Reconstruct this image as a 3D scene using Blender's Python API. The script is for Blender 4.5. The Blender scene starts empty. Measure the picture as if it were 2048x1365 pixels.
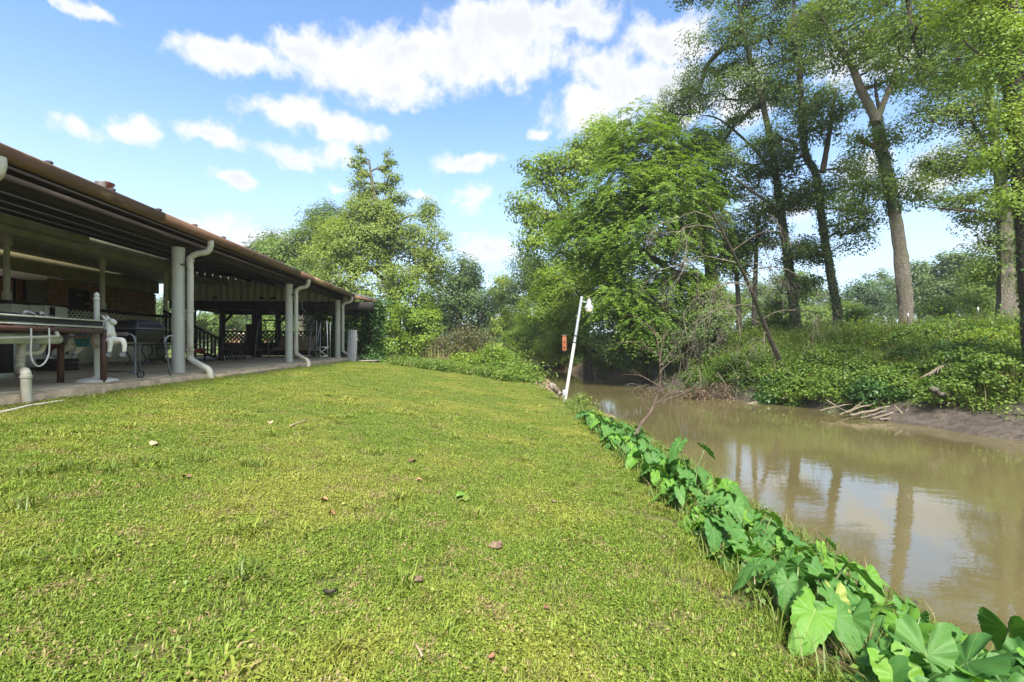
import bpy, math, random
import numpy as np
from mathutils import Vector, Matrix, Euler
R = math.radians
scene = bpy.context.scene
COL = scene.collection

# ------------------------------------------------------------------ camera, sky, sun, exposure
FPX = 950.0          # focal length in pixels of the 2048 px wide photograph
CAMZ = 1.4
HOR = 690.0
cam_d = bpy.data.cameras.new('camera'); cam = bpy.data.objects.new('camera', cam_d); COL.objects.link(cam)
cam.location = (0, 0, CAMZ); cam.rotation_euler = (R(90), 0, 0)
cam_d.sensor_width = 36; cam_d.lens = 36*FPX/2048; cam_d.shift_y = 7.5/2048
cam_d.clip_start = 0.05; cam_d.clip_end = 2000
scene.camera = cam
SUN_DIR = Vector((0.0, -0.72, 0.86)).normalized()
SUN_EL = math.asin(SUN_DIR.z); SUN_ROT = math.atan2(SUN_DIR.x, SUN_DIR.y)
sun_d = bpy.data.lights.new('sun', 'SUN'); sun = bpy.data.objects.new('sun', sun_d); COL.objects.link(sun)
sun_d.energy = 4.4; sun_d.angle = R(16); sun_d.color = (1.0, 0.95, 0.86)
sun.rotation_euler = (-SUN_DIR).to_track_quat('-Z', 'Y').to_euler(); sun.location = (10, -20, 40)
vs = scene.view_settings
vs.view_transform = 'Standard'; vs.look = 'None'; vs.gamma = 1; vs.use_curve_mapping = False
vs.exposure = 1.5
scene.cycles.max_bounces = 8; scene.cycles.diffuse_bounces = 4; scene.cycles.glossy_bounces = 3
scene.cycles.transmission_bounces = 4; scene.cycles.transparent_max_bounces = 6; scene.cycles.volume_bounces = 0
scene.cycles.caustics_reflective = False; scene.cycles.caustics_refractive = False
scene.cycles.use_denoising = True
scene.cycles.sample_clamp_indirect = 6

def N(nt, typ, ins=None, **props):
    n = nt.nodes.new(typ)
    for k, v in props.items(): setattr(n, k, v)
    for k, v in (ins or {}).items():
        s = n.inputs[k]
        if isinstance(v, bpy.types.NodeSocket): nt.links.new(v, s)
        else: s.default_value = v
    return n
def MATH(nt, op, a, b=None, c=None, clamp=False):
    ins = {0: a}
    if b is not None: ins[1] = b
    if c is not None: ins[2] = c
    return N(nt, 'ShaderNodeMath', ins, operation=op, use_clamp=clamp).outputs[0]
def MIXC(nt, f, a, b, blend='MIX'):
    n = nt.nodes.new('ShaderNodeMix'); n.data_type = 'RGBA'; n.blend_type = blend
    for idx, v in ((0, f), (6, a), (7, b)):
        s = n.inputs[idx]
        if isinstance(v, bpy.types.NodeSocket): nt.links.new(v, s)
        else: s.default_value = v if idx == 0 else (tuple(v) + (1,) if len(v) == 3 else v)
    return n.outputs[2]
def SMOOTH(nt, v, lo, hi):
    return N(nt, 'ShaderNodeMapRange', {0: v, 1: lo, 2: hi, 3: 0.0, 4: 1.0}, interpolation_type='SMOOTHSTEP').outputs[0]

def build_world():
    w = bpy.data.worlds.new('World'); scene.world = w; w.use_nodes = True
    nt = w.node_tree; nt.nodes.clear()
    tc = N(nt, 'ShaderNodeTexCoord')
    sky = N(nt, 'ShaderNodeTexSky', sky_type='NISHITA', sun_disc=False, sun_elevation=SUN_EL, sun_rotation=SUN_ROT,
            air_density=1.0, dust_density=0.6, ozone_density=1.6)
    D = N(nt, 'ShaderNodeVectorMath', {0: tc.outputs['Generated']}, operation='NORMALIZE').outputs[0]
    sep = N(nt, 'ShaderNodeSeparateXYZ', {0: D})
    az = MATH(nt, 'ARCTAN2', sep.outputs[0], sep.outputs[1]); el = MATH(nt, 'ARCSINE', sep.outputs[2])
    P2 = N(nt, 'ShaderNodeCombineXYZ', {0: az, 1: el}).outputs[0]
    # warped angular position, so the cloud outlines billow
    wn = N(nt, 'ShaderNodeTexNoise', {'Vector': P2, 'Scale': 7.0, 'Detail': 6.0, 'Roughness': 0.62})
    off = N(nt, 'ShaderNodeVectorMath', {0: wn.outputs['Color'], 1: (0.5, 0.5, 0.5)}, operation='SUBTRACT').outputs[0]
    off = N(nt, 'ShaderNodeVectorMath', {0: off, 1: (0.16, 0.10, 0)}, operation='MULTIPLY').outputs[0]
    PW = N(nt, 'ShaderNodeVectorMath', {0: P2, 1: off}, operation='ADD').outputs[0]
    clouds = [  # px, py, half width, half height in photograph pixels, weight
        (480, 115, 125, 46, 1.05), (600, 100, 90, 46, 1), (700, 130, 135, 70, 1.1), (860, 105, 165, 80, 1.2), (1000, 65, 160, 82, 1.2), (1150, 30, 115, 58, 1.1),
        (800, 170, 115, 44, 1.05), (1000, 130, 130, 58, 1.1),
        (1175, 215, 105, 56, 1.1), (1230, 250, 60, 34, 1), (1210, 125, 95, 55, 1), (1330, 75, 95, 60, 1.05), (1300, 160, 120, 60, 1), (1180, 205, 95, 48, 1), (1090, 262, 24, 17, .8), (1340, 215, 90, 60, 1),
        (1480, 190, 120, 70, .9), (1720, 110, 110, 60, .9), (1800, 120, 70, 50, .9),
        (128, 235, 58, 28, .9), (255, 250, 82, 32, 1), (412, 266, 60, 30, .95), (560, 232, 80, 32, .85), (680, 245, 92, 38, 1),
        (600, 306, 105, 26, .9), (660, 300, 50, 30, .8), (465, 354, 58, 14, .75), (945, 327, 72, 28, .95), (938, 403, 40, 30, .8), (840, 382, 45, 12, .6), (690, 370, 25, 10, .5),
        (985, 500, 75, 36, .95), (520, 472, 130, 42, .9), (410, 455, 60, 26, .8), (120, -10, 150, 18, .75),
        (1720, 320, 60, 45, .85), (1900, 335, 110, 55, .85), (1780, 360, 70, 30, .8), (1950, 260, 60, 30, .7), (1560, 420, 90, 30, .6), (1990, 480, 120, 40, .6)]
    acc = None
    for px, py, rx, ry, wgt in clouds:
        X = (px-1024)/FPX; a = math.atan(X); Z = (HOR-py)/FPX; e = math.atan(Z*math.cos(a))
        ra = rx/FPX*math.cos(a)**2; re = ry/FPX*math.cos(a)*math.cos(e)**2
        v = N(nt, 'ShaderNodeVectorMath', {0: PW, 1: (a, e, 0)}, operation='SUBTRACT').outputs[0]
        v = N(nt, 'ShaderNodeVectorMath', {0: v, 1: (1/ra, 1/re, 0)}, operation='MULTIPLY').outputs[0]
        L = N(nt, 'ShaderNodeVectorMath', {0: v}, operation='LENGTH').outputs['Value']
        t = MATH(nt, 'MULTIPLY_ADD', L, -wgt, wgt)
        acc = t if acc is None else MATH(nt, 'SMOOTH_MAX', acc, t, 0.4)
    # the same kind of broken cloud out of view, cover raised for ambient light
    q = N(nt, 'ShaderNodeTexNoise', {'Vector': D, 'Scale': 2.6, 'Detail': 3.0, 'Roughness': 0.5})
    other = MATH(nt, 'MULTIPLY_ADD', q.outputs[0], 5.0, -2.2)
    front = MATH(nt, 'MULTIPLY', SMOOTH(nt, sep.outputs[1], 0.55, 0.72), SMOOTH(nt, sep.outputs[2], 0.66, 0.56))
    other = MATH(nt, 'ADD', other, MATH(nt, 'MULTIPLY', front, -4.0))
    acc = MATH(nt, 'MAXIMUM', acc, other)
    fb = N(nt, 'ShaderNodeTexNoise', {'Vector': P2, 'Scale': 16.0, 'Detail': 8.0, 'Roughness': 0.62})
    fbm = MATH(nt, 'SUBTRACT', fb.outputs[0], 0.5)
    dens = MATH(nt, 'MULTIPLY_ADD', fbm, 2.0, acc)
    a1 = SMOOTH(nt, dens, -0.12, 0.62)
    # under-sides: same field looked at a little lower down is thinner there
    sh = N(nt, 'ShaderNodeTexNoise', {'Vector': N(nt, 'ShaderNodeVectorMath', {0: P2, 1: (0.01, 0.045, 3)}, operation='ADD').outputs[0], 'Scale': 7.0, 'Detail': 6.0, 'Roughness': 0.6}).outputs[0]
    lit = MATH(nt, 'MULTIPLY', SMOOTH(nt, sh, 0.42, 0.60), SMOOTH(nt, dens, 0.30, 0.9))
    ccol = MIXC(nt, lit, (3.55, 3.58, 3.64), (2.95, 3.05, 3.25))
    # thin haze veil towards the horizon
    veil = MATH(nt, 'MULTIPLY', SMOOTH(nt, sep.outputs[2], 0.50, 0.0), 0.72)
    skyc = MIXC(nt, 1.0, sky.outputs[0], (0.82, 1.00, 1.13), 'MULTIPLY')
    skyc = MIXC(nt, veil, skyc, (3.15, 3.6, 4.3))
    c = MIXC(nt, a1, skyc, ccol)
    bg = N(nt, 'ShaderNodeBackground', {0: c, 1: 0.104})
    out = N(nt, 'ShaderNodeOutputWorld', {0: bg.outputs[0]})
build_world()

# ------------------------------------------------------------------ helpers
def P(px, py, d):
    """a place in the scene: seen from the photographer at that pixel of the photograph, d metres ahead"""
    return np.array([(px-1024)/FPX*d, d, CAMZ+(HOR-py)/FPX*d])
def tag(o, label=None, cat=None, group=None, kind=None):
    if label: o['label'] = label
    if cat: o['category'] = cat
    if group: o['group'] = group
    if kind: o['kind'] = kind
    return o
class Thing:
    def __init__(s, name, label, cat, origin=(0, 0, 0), frame=None, group=None):
        s.o = bpy.data.objects.new(name, None); COL.objects.link(s.o)
        s.o.empty_display_size = 0.2
        s.origin = np.array(origin, float); s.frame = frame
        if frame: s.o.location = frame(origin); s.o.rotation_euler = (0, 0, TH)
        else: s.o.location = origin
        tag(s.o, label, cat, group)
def mesh_np(name, V, F, smooth=False):
    """V (n,3); F list of (m,k) index arrays (k = 3 or 4) or one array"""
    me = bpy.data.meshes.new(name)
    if not isinstance(F, list): F = [F]
    F = [np.asarray(f, np.int32) for f in F if len(f)]
    me.vertices.add(len(V)); me.vertices.foreach_set('co', np.asarray(V, np.float32).ravel())
    nl = sum(f.size for f in F); npol = sum(len(f) for f in F)
    me.loops.add(nl); me.polygons.add(npol)
    me.loops.foreach_set('vertex_index', np.concatenate([f.ravel() for f in F]))
    st = []; c = 0
    for f in F:
        st.append(c+np.arange(len(f), dtype=np.int32)*f.shape[1]); c += f.size
    me.polygons.foreach_set('loop_start', np.concatenate(st))
    if smooth: me.polygons.foreach_set('use_smooth', np.ones(npol, bool))
    me.update(calc_edges=True)
    return me
def link(name, me, mat, parent=None):
    if mat is not None and not me.materials: me.materials.append(mat)
    o = bpy.data.objects.new(name, me); COL.objects.link(o)
    if parent is not None: o.parent = parent
    return o
class MB:
    """collects simple solids; build() links them as one mesh object"""
    def __init__(s): s.V = []; s.Q = []; s.T = []; s.n = 0
    def add(s, V, Q=(), T=()):
        V = np.asarray(V, float)
        if len(Q): s.Q.append(np.asarray(Q, np.int32)+s.n)
        if len(T): s.T.append(np.asarray(T, np.int32)+s.n)
        s.V.append(V); s.n += len(V); return s
    def box(s, lo, hi, M=None):
        x0, y0, z0 = lo; x1, y1, z1 = hi
        V = np.array([(x0,y0,z0),(x1,y0,z0),(x1,y1,z0),(x0,y1,z0),(x0,y0,z1),(x1,y0,z1),(x1,y1,z1),(x0,y1,z1)], float)
        if M is not None: V = M(V)
        return s.add(V, [(0,3,2,1),(4,5,6,7),(0,1,5,4),(1,2,6,5),(2,3,7,6),(3,0,4,7)])
    def bar(s, a, b, w, h, up=(0,0,1)):
        """rectangular bar from a to b, w across, h along up"""
        a = np.array(a, float); b = np.array(b, float); d = b-a; d /= np.linalg.norm(d)
        u = np.array(up, float); sd = np.cross(d, u); sd /= np.linalg.norm(sd); u = np.cross(sd, d)
        V = []
        for p in (a, b):
            for i, j in ((-1,-1),(1,-1),(1,1),(-1,1)): V.append(p+sd*i*w/2+u*j*h/2)
        return s.add(V, [(0,3,2,1),(4,5,6,7),(0,1,5,4),(1,2,6,5),(2,3,7,6),(3,0,4,7)])
    def tube(s, pts, r, n=8, cap=True):
        pts = np.asarray(pts, float); m = len(pts)
        r = np.full(m, r, float) if np.isscalar(r) else np.asarray(r, float)
        tg = np.gradient(pts, axis=0); tg /= np.linalg.norm(tg, axis=1)[:, None]+1e-9
        u = np.cross(tg[0], (0.31, 0.2, 0.93));
        if np.linalg.norm(u) < 1e-3: u = np.cross(tg[0], (1, 0, 0))
        u /= np.linalg.norm(u); V = []
        an = np.arange(n)*2*np.pi/n
        for i in range(m):
            u = u-tg[i]*u.dot(tg[i]); u /= np.linalg.norm(u); v = np.cross(tg[i], u)
            V.append(pts[i]+r[i]*(np.cos(an)[:, None]*u+np.sin(an)[:, None]*v))
        V = np.concatenate(V)
        i = np.arange(m-1)[:, None]*n; j = np.arange(n)[None, :]; k = (j+1) % n
        Q = np.stack([i+j, i+k, i+n+k, i+n+j], -1).reshape(-1, 4)
        T = []
        if cap:
            V = np.vstack([V, pts[0], pts[-1]]); a, b = len(V)-2, len(V)-1
            T = [(a, (q+1) % n, q) for q in range(n)]+[(b, (m-1)*n+q, (m-1)*n+(q+1) % n) for q in range(n)]
        return s.add(V, Q, T)
    def lathe(s, c, prof, n=12):
        """prof: (radius, z) pairs about a vertical axis at c"""
        pts = [(c[0], c[1], c[2]+z) for _, z in prof]
        an = np.arange(n)*2*np.pi/n; V = []
        for (r, z) in prof:
            V.append(np.stack([c[0]+r*np.cos(an), c[1]+r*np.sin(an), np.full(n, c[2]+z)], -1))
        V = np.concatenate(V); m = len(prof)
        i = np.arange(m-1)[:, None]*n; j = np.arange(n)[None, :]; k = (j+1) % n
        Q = np.stack([i+j, i+k, i+n+k, i+n+j], -1).reshape(-1, 4)
        V = np.vstack([V, (c[0], c[1], c[2]+prof[0][1]), (c[0], c[1], c[2]+prof[-1][1])]); a, b = len(V)-2, len(V)-1
        T = [(a, (q+1) % n, q) for q in range(n)]+[(b, (m-1)*n+q, (m-1)*n+(q+1) % n) for q in range(n)]
        return s.add(V, Q, T)
    def prism(s, poly, axis, a, b):
        """poly: 2-D outline (counter-clockwise), extruded along axis 'x','y','z' from a to b"""
        m = len(poly); V = []
        for t in (a, b):
            for p, q in poly:
                V.append((t, p, q) if axis == 'x' else (p, t, q) if axis == 'y' else (p, q, t))
        c0 = np.mean(V[:m], 0); c1 = np.mean(V[m:], 0); V += [c0, c1]
        Q = [(i, (i+1) % m, m+(i+1) % m, m+i) for i in range(m)]
        T = [(2*m, (i+1) % m, i) for i in range(m)]+[(2*m+1, m+i, m+(i+1) % m) for i in range(m)]
        return s.add(V, Q, T)
    def ball(s, c, r, n=10, m=6):
        r = np.array(r if np.ndim(r) else (r, r, r), float)
        prof = [(math.sin(math.pi*(i+.02)/(m+.04)), -math.cos(math.pi*(i+.02)/(m+.04))) for i in range(m+1)]
        b = MB().lathe((0, 0, 0), prof, n)
        return s.add(np.concatenate(b.V)*r+np.array(c), b.Q[0], b.T[0])
    def build(s, name, mat, thing=None, parent=None, smooth=False, bevel=0):
        V = np.concatenate(s.V)
        if thing is not None: V = V-thing.origin
        F = []
        if s.Q: F.append(np.concatenate(s.Q))
        if s.T: F.append(np.concatenate(s.T))
        me = mesh_np(name, V, F, smooth)
        o = link(name, me, mat, parent if parent is not None else (thing.o if thing is not None else None))
        if bevel:
            b = o.modifiers.new('bevel', 'BEVEL'); b.width = bevel; b.segments = 2; b.limit_method = 'ANGLE'; b.angle_limit = R(40)
        if smooth:
            me.set_sharp_from_angle(angle=R(38))
        return o
def curve(pts, k=6):
    """Catmull-Rom through pts"""
    p = np.asarray(pts, float); p = np.vstack([2*p[0]-p[1], p, 2*p[-1]-p[-2]]); out = []
    for i in range(1, len(p)-2):
        for t in np.arange(k)/k:
            out.append(.5*((2*p[i])+(-p[i-1]+p[i+1])*t+(2*p[i-1]-5*p[i]+4*p[i+1]-p[i+2])*t*t+(-p[i-1]+3*p[i]-3*p[i+1]+p[i+2])*t**3))
    out.append(p[-2]); return np.array(out)

# ------------------------------------------------------------------ materials
def new_mat(name):
    m = bpy.data.materials.new(name); m.use_nodes = True; nt = m.node_tree; nt.nodes.clear(); return m, nt
def surface(name, c1, c2=None, scale=4.0, rough=.7, metal=0.0, bump=0.0, bscale=None, detail=5.0, stretch=(1, 1, 1), c3=None, c3lo=.58, c3hi=.7, c3scale=None, spec=.4, lo=.38, hi=.62, coat=0.0):
    """procedural surface: two tones mixed by noise, a third in patches (stains, rust), fine bump"""
    m, nt = new_mat(name); c2 = c2 or c1
    tc = N(nt, 'ShaderNodeTexCoord'); mp = N(nt, 'ShaderNodeMapping', {'Vector': tc.outputs['Object'], 'Scale': stretch})
    n1 = N(nt, 'ShaderNodeTexNoise', {'Vector': mp.outputs[0], 'Scale': scale, 'Detail': detail, 'Roughness': .6})
    col = MIXC(nt, SMOOTH(nt, n1.outputs[0], lo, hi), c1, c2)
    if c3:
        n3 = N(nt, 'ShaderNodeTexNoise', {'Vector': mp.outputs[0], 'Scale': c3scale or scale*.7, 'Detail': 6.0, 'Roughness': .68})
        col = MIXC(nt, SMOOTH(nt, n3.outputs[0], c3lo, c3hi), col, c3)
    b = N(nt, 'ShaderNodeBsdfPrincipled', {'Base Color': col, 'Roughness': rough, 'Metallic': metal, 'Specular IOR Level': spec, 'Coat Weight': coat})
    if bump:
        nb = N(nt, 'ShaderNodeTexNoise', {'Vector': mp.outputs[0], 'Scale': bscale or scale*4, 'Detail': 6.0, 'Roughness': .65})
        bp = N(nt, 'ShaderNodeBump', {'Height': nb.outputs[0], 'Strength': bump, 'Distance': .02})
        nt.links.new(bp.outputs[0], b.inputs['Normal'])
    N(nt, 'ShaderNodeOutputMaterial', {0: b.outputs[0]}); return m
def leaf_mat(name, ca, cb, trans=.38, rough=.5, tint=(1.25, 1.2, .6), cscale=.35, dead=None, deadamt=.0, spec=.35):
    m, nt = new_mat(name)
    g = N(nt, 'ShaderNodeNewGeometry'); tc = N(nt, 'ShaderNodeTexCoord')
    n1 = N(nt, 'ShaderNodeTexNoise', {'Vector': tc.outputs['Object'], 'Scale': cscale, 'Detail': 3.0})
    f = MATH(nt, 'ADD', MATH(nt, 'MULTIPLY', g.outputs['Random Per Island'], .55), MATH(nt, 'MULTIPLY', SMOOTH(nt, n1.outputs[0], .35, .65), .45))
    col = MIXC(nt, f, ca, cb)
    if dead:
        r2 = N(nt, 'ShaderNodeTexWhiteNoise', {'W': g.outputs['Random Per Island']}, noise_dimensions='1D')
        col = MIXC(nt, MATH(nt, 'LESS_THAN', r2.outputs[0], deadamt), col, dead)
    b = N(nt, 'ShaderNodeBsdfPrincipled', {'Base Color': col, 'Roughness': rough, 'Specular IOR Level': spec})
    t = N(nt, 'ShaderNodeBsdfTranslucent', {'Color': MIXC(nt, 1.0, col, tint, 'MULTIPLY')})
    mx = N(nt, 'ShaderNodeMixShader', {0: trans, 1: b.outputs[0], 2: t.outputs[0]})
    N(nt, 'ShaderNodeOutputMaterial', {0: mx.outputs[0]}); return m
def bark(name, c1, c2, moss=None, mossamt=.6):
    m, nt = new_mat(name); tc = N(nt, 'ShaderNodeTexCoord')
    wob = N(nt, 'ShaderNodeTexNoise', {'Vector': tc.outputs['Object'], 'Scale': 3.0, 'Detail': 4.0})
    wv = N(nt, 'ShaderNodeVectorMath', {0: wob.outputs['Color'], 1: (.35, .35, .5)}, operation='MULTIPLY').outputs[0]
    wv = N(nt, 'ShaderNodeVectorMath', {0: tc.outputs['Object'], 1: wv}, operation='ADD').outputs[0]
    mp = N(nt, 'ShaderNodeMapping', {'Vector': wv, 'Scale': (1, 1, .11)})
    v = N(nt, 'ShaderNodeTexVoronoi', {'Vector': mp.outputs[0], 'Scale': 22.0}, feature='DISTANCE_TO_EDGE')
    n1 = N(nt, 'ShaderNodeTexNoise', {'Vector': mp.outputs[0], 'Scale': 9.0, 'Detail': 7.0, 'Roughness': .7})
    n2 = N(nt, 'ShaderNodeTexNoise', {'Vector': tc.outputs['Object'], 'Scale': 1.1, 'Detail': 4.0})
    col = MIXC(nt, SMOOTH(nt, n1.outputs[0], .3, .7), c1, c2)
    col = MIXC(nt, MATH(nt, 'MULTIPLY', SMOOTH(nt, v.outputs[0], .12, .0), .6), col, tuple(x*.35 for x in c1))
    if moss: col = MIXC(nt, MATH(nt, 'MULTIPLY', SMOOTH(nt, n2.outputs[0], .48, .62), mossamt), col, moss)
    b = N(nt, 'ShaderNodeBsdfPrincipled', {'Base Color': col, 'Roughness': .9, 'Specular IOR Level': .2})
    h = MATH(nt, 'ADD', MATH(nt, 'MULTIPLY', SMOOTH(nt, v.outputs[0], 0, .3), .6), n1.outputs[0])
    bp = N(nt, 'ShaderNodeBump', {'Height': h, 'Strength': .8, 'Distance': .04}); nt.links.new(bp.outputs[0], b.inputs['Normal'])
    N(nt, 'ShaderNodeOutputMaterial', {0: b.outputs[0]}); return m

M = {}
M['white_paint'] = surface('white_paint', (.62,.64,.58), (.52,.55,.48), 3, .55, bump=.1, c3=(.33,.33,.24), c3lo=.6, c3hi=.78, stretch=(1,1,.35))
M['downspout'] = surface('downspout_paint', (.66,.64,.54), (.55,.53,.43), 5, .5, bump=.05, c3=(.36,.30,.18), c3lo=.53, c3hi=.7, stretch=(1,1,.3), c3scale=9)
M['column'] = surface('column_paint', (.60,.61,.53), (.52,.53,.45), 2, .6, c3=(.33,.34,.27), c3lo=.54, c3hi=.74, stretch=(2,2,.3), bump=.08)
M['trim'] = surface('porch_trim_paint', (.58,.60,.46), (.48,.50,.37), 2, .7, c3=(.2,.2,.13), c3lo=.6, c3hi=.8, bump=.1)
M['board'] = surface('siding_paint', (.58,.60,.48), (.48,.50,.39), 3, .75, stretch=(3,3,.4), c3=(.22,.22,.15), c3lo=.62, c3hi=.8, bump=.15)
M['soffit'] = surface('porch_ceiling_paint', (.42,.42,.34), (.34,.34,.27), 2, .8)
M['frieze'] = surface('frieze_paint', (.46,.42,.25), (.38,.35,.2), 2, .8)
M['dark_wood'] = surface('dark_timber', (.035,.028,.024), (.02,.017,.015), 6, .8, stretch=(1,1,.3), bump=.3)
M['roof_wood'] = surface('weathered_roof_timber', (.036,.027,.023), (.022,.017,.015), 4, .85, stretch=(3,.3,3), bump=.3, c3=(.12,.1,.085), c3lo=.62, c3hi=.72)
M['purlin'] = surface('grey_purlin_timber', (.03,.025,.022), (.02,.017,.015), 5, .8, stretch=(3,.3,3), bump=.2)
M['rust_gutter'] = surface('rusty_gutter', (.20,.115,.072), (.15,.085,.054), 3, .75, stretch=(1,.35,1), c3=(.40,.29,.15), c3lo=.52, c3hi=.66, bump=.25, spec=.3)
M['roof_metal'] = surface('galvanised_roof', (.36,.36,.36), (.28,.28,.28), 3, .5, .6, c3=(.22,.11,.06), c3lo=.5, c3hi=.68)
M['rust_vent'] = surface('rusty_vent', (.34,.34,.34), (.28,.27,.26), 9, .6, .3, c3=(.20,.07,.035), c3lo=.42, c3hi=.56, stretch=(1,1,.35))
M['concrete'] = surface('porch_concrete', (.46,.39,.27), (.35,.29,.19), 1.6, .85, bump=.25, bscale=26, c3=(.2,.17,.12), c3lo=.56, c3hi=.78)
M['concrete_edge'] = surface('kerb_concrete', (.46,.38,.27), (.3,.25,.17), 5, .9, bump=.5, bscale=30, c3=(.12,.10,.07), c3lo=.55, c3hi=.75)
M['brick'] = surface('house_brick', (.36,.21,.11), (.27,.15,.075), 5, .85, bump=.3, c3=(.46,.34,.2), c3lo=.56, c3hi=.7)
M['mortar'] = surface('mortar', (.32,.28,.22), (.26,.23,.18), 8, .9)
M['glass_dark'] = surface('window_glass', (.02,.022,.022), (.015,.016,.016), 2, .05, spec=.8)
M['screen_wood'] = surface('orange_window_board', (.42,.17,.07), (.34,.13,.05), 4, .6)
M['black_metal'] = surface('black_enamel', (.025,.026,.028), (.018,.018,.02), 8, .38, .2, c3=(.08,.065,.05), c3lo=.62, c3hi=.74, bump=.04)
M['steel_leg'] = surface('grill_leg_steel', (.17,.19,.21), (.10,.11,.12), 7, .4, .5, c3=(.13,.09,.06), c3lo=.58, c3hi=.7)
M['brown_steel'] = surface('brown_steel', (.12,.055,.04), (.085,.04,.03), 7, .6, c3=(.05,.03,.025), c3lo=.58, c3hi=.7, bump=.1)
M['stainless'] = surface('stainless_steel', (.42,.42,.40), (.34,.34,.33), 4, .25, .9, stretch=(1,.2,1))
M['pvc'] = surface('white_pvc', (.56,.545,.44), (.47,.45,.35), 6, .45, c3=(.45,.42,.3), c3lo=.6, c3hi=.75)
M['basin'] = surface('sink_basin', (.50,.53,.42), (.36,.40,.33), 5, .5, c3=(.25,.2,.14), c3lo=.58, c3hi=.72)
M['appliance'] = surface('white_enamel', (.58,.62,.54), (.5,.54,.47), 2, .35, c3=(.34,.34,.26), c3lo=.62, c3hi=.8)
M['maroon'] = surface('maroon_panel', (.085,.012,.014), (.06,.01,.012), 3, .4)
M['horse_white'] = surface('horse_white_paint', (.80,.79,.72), (.7,.69,.6), 7, .4, c3=(.42,.37,.22), c3lo=.58, c3hi=.72, bump=.1)
M['horse_blue'] = surface('horse_saddle_blue', (.20,.34,.42), (.14,.26,.33), 6, .45)
M['horse_teal'] = surface('horse_blanket_teal', (.06,.22,.23), (.045,.17,.18), 6, .45)
M['horse_pink'] = surface('horse_trim_tan', (.52,.36,.27), (.45,.3,.22), 6, .5)
M['horse_grey'] = surface('horse_mane_grey', (.36,.33,.28), (.26,.23,.19), 14, .5, stretch=(1,1,2))
M['hoof_grey'] = surface('horse_hoof_grey', (.24,.27,.30), (.18,.2,.22), 6, .5)
M['galv'] = surface('galvanised_sheet', (.2,.22,.235), (.165,.18,.195), 10, .45, .35, c3=(.33,.35,.36), c3lo=.56, c3hi=.7)
M['lamp_metal'] = surface('lamp_grey_metal', (.36,.39,.42), (.3,.33,.36), 8, .5, .2)
M['lamp_glass'] = surface('lamp_lens', (.72,.70,.58), (.66,.63,.5), 20, .25)
M['post_white'] = surface('lamp_post_paint', (.50,.51,.48), (.42,.43,.39), 5, .5, stretch=(1,1,.3), c3=(.3,.3,.25), c3lo=.6, c3hi=.74)
M['birdhouse'] = surface('orange_cedar', (.26,.085,.03), (.18,.06,.022), 7, .7, stretch=(2,2,.4))
M['hole'] = surface('dark_hole', (.006,.005,.004), None, 4, .9)
M['red_cushion'] = surface('red_cushion', (.22,.04,.03), (.17,.03,.025), 4, .8)
M['swing_fabric'] = surface('swing_cushion', (.20,.17,.11), (.15,.125,.08), 5, .85)
M['plastic'] = surface('white_plastic_bag', (.62,.62,.6), (.55,.55,.53), 12, .4)
M['deck_wood'] = surface('grey_deck_timber', (.27,.24,.2), (.2,.18,.15), 6, .85, stretch=(.3,3,3), bump=.3)
M['shingle'] = surface('far_roof_shingle', (.28,.19,.15), (.22,.15,.12), 3, .9, bump=.2)
M['far_brick'] = surface('far_brick_wall', (.40,.24,.15), (.34,.2,.12), 3, .9)
M['far_white'] = surface('far_white_door', (.7,.72,.72), (.64,.66,.66), 3, .6)
M['driftwood'] = surface('bleached_wood', (.21,.18,.14), (.13,.105,.08), 10, .85, stretch=(1,1,.3), bump=.5)
M['stick'] = surface('dead_stick', (.2,.165,.12), (.13,.105,.075), 10, .85, bump=.3)
M['twig_grey'] = surface('grey_twig', (.17,.15,.115), (.09,.078,.058), 7, .9)
M['twig_brown'] = surface('brown_twig', (.15,.10,.065), (.09,.06,.04), 7, .9)
M['sapling'] = surface('sapling_bark', (.10,.07,.05), (.06,.042,.03), 9, .8)
M['cable'] = surface('white_hose', (.72,.71,.66), (.66,.65,.58), 5, .4)
M['cord'] = surface('pale_cord', (.4,.37,.3), None, 5, .8)
M['t_post'] = surface('green_steel_post', (.03,.035,.03), (.05,.04,.03), 9, .7)
M['bark_grey'] = bark('grey_bark', (.19,.17,.14), (.12,.105,.085), (.10,.12,.05), .35)
M['bark_dark'] = bark('dark_bark', (.10,.085,.065), (.06,.05,.04), (.05,.07,.025), .6)
M['bark_mid'] = bark('mid_bark', (.17,.15,.12), (.10,.09,.07), (.08,.10,.04), .5)
M['bark_vine'] = bark('vine_clad_bark', (.075,.06,.045), (.04,.033,.026), (.045,.07,.02), .7)
L = {}
L['gum'] = leaf_mat('sweetgum_leaf', (.15,.23,.042), (.25,.315,.065), trans=.48)
L['bluish'] = leaf_mat('bluish_leaf', (.045,.095,.04), (.085,.15,.055))
L['dark'] = leaf_mat('dark_leaf', (.055,.11,.028), (.095,.16,.038), trans=.4)
L['oak'] = leaf_mat('oak_leaf', (.06,.118,.024), (.12,.188,.038), trans=.45)
L['oak2'] = leaf_mat('oak_leaf_fresh', (.095,.165,.028), (.165,.24,.042), trans=.47)
L['bright'] = leaf_mat('bright_leaf', (.14,.24,.026), (.235,.325,.04), trans=.48)
L['lime'] = leaf_mat('lime_leaf', (.16,.25,.025), (.26,.33,.045), trans=.46)
L['spray'] = leaf_mat('spray_leaf', (.092,.19,.022), (.17,.265,.032), trans=.45)
L['under'] = leaf_mat('undergrowth_leaf', (.08,.16,.026), (.17,.26,.042), trans=.42, dead=(.15,.09,.045), deadamt=.03)
L['under2'] = leaf_mat('bank_leaf', (.085,.17,.028), (.19,.275,.045), trans=.42, cscale=.6)
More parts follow.
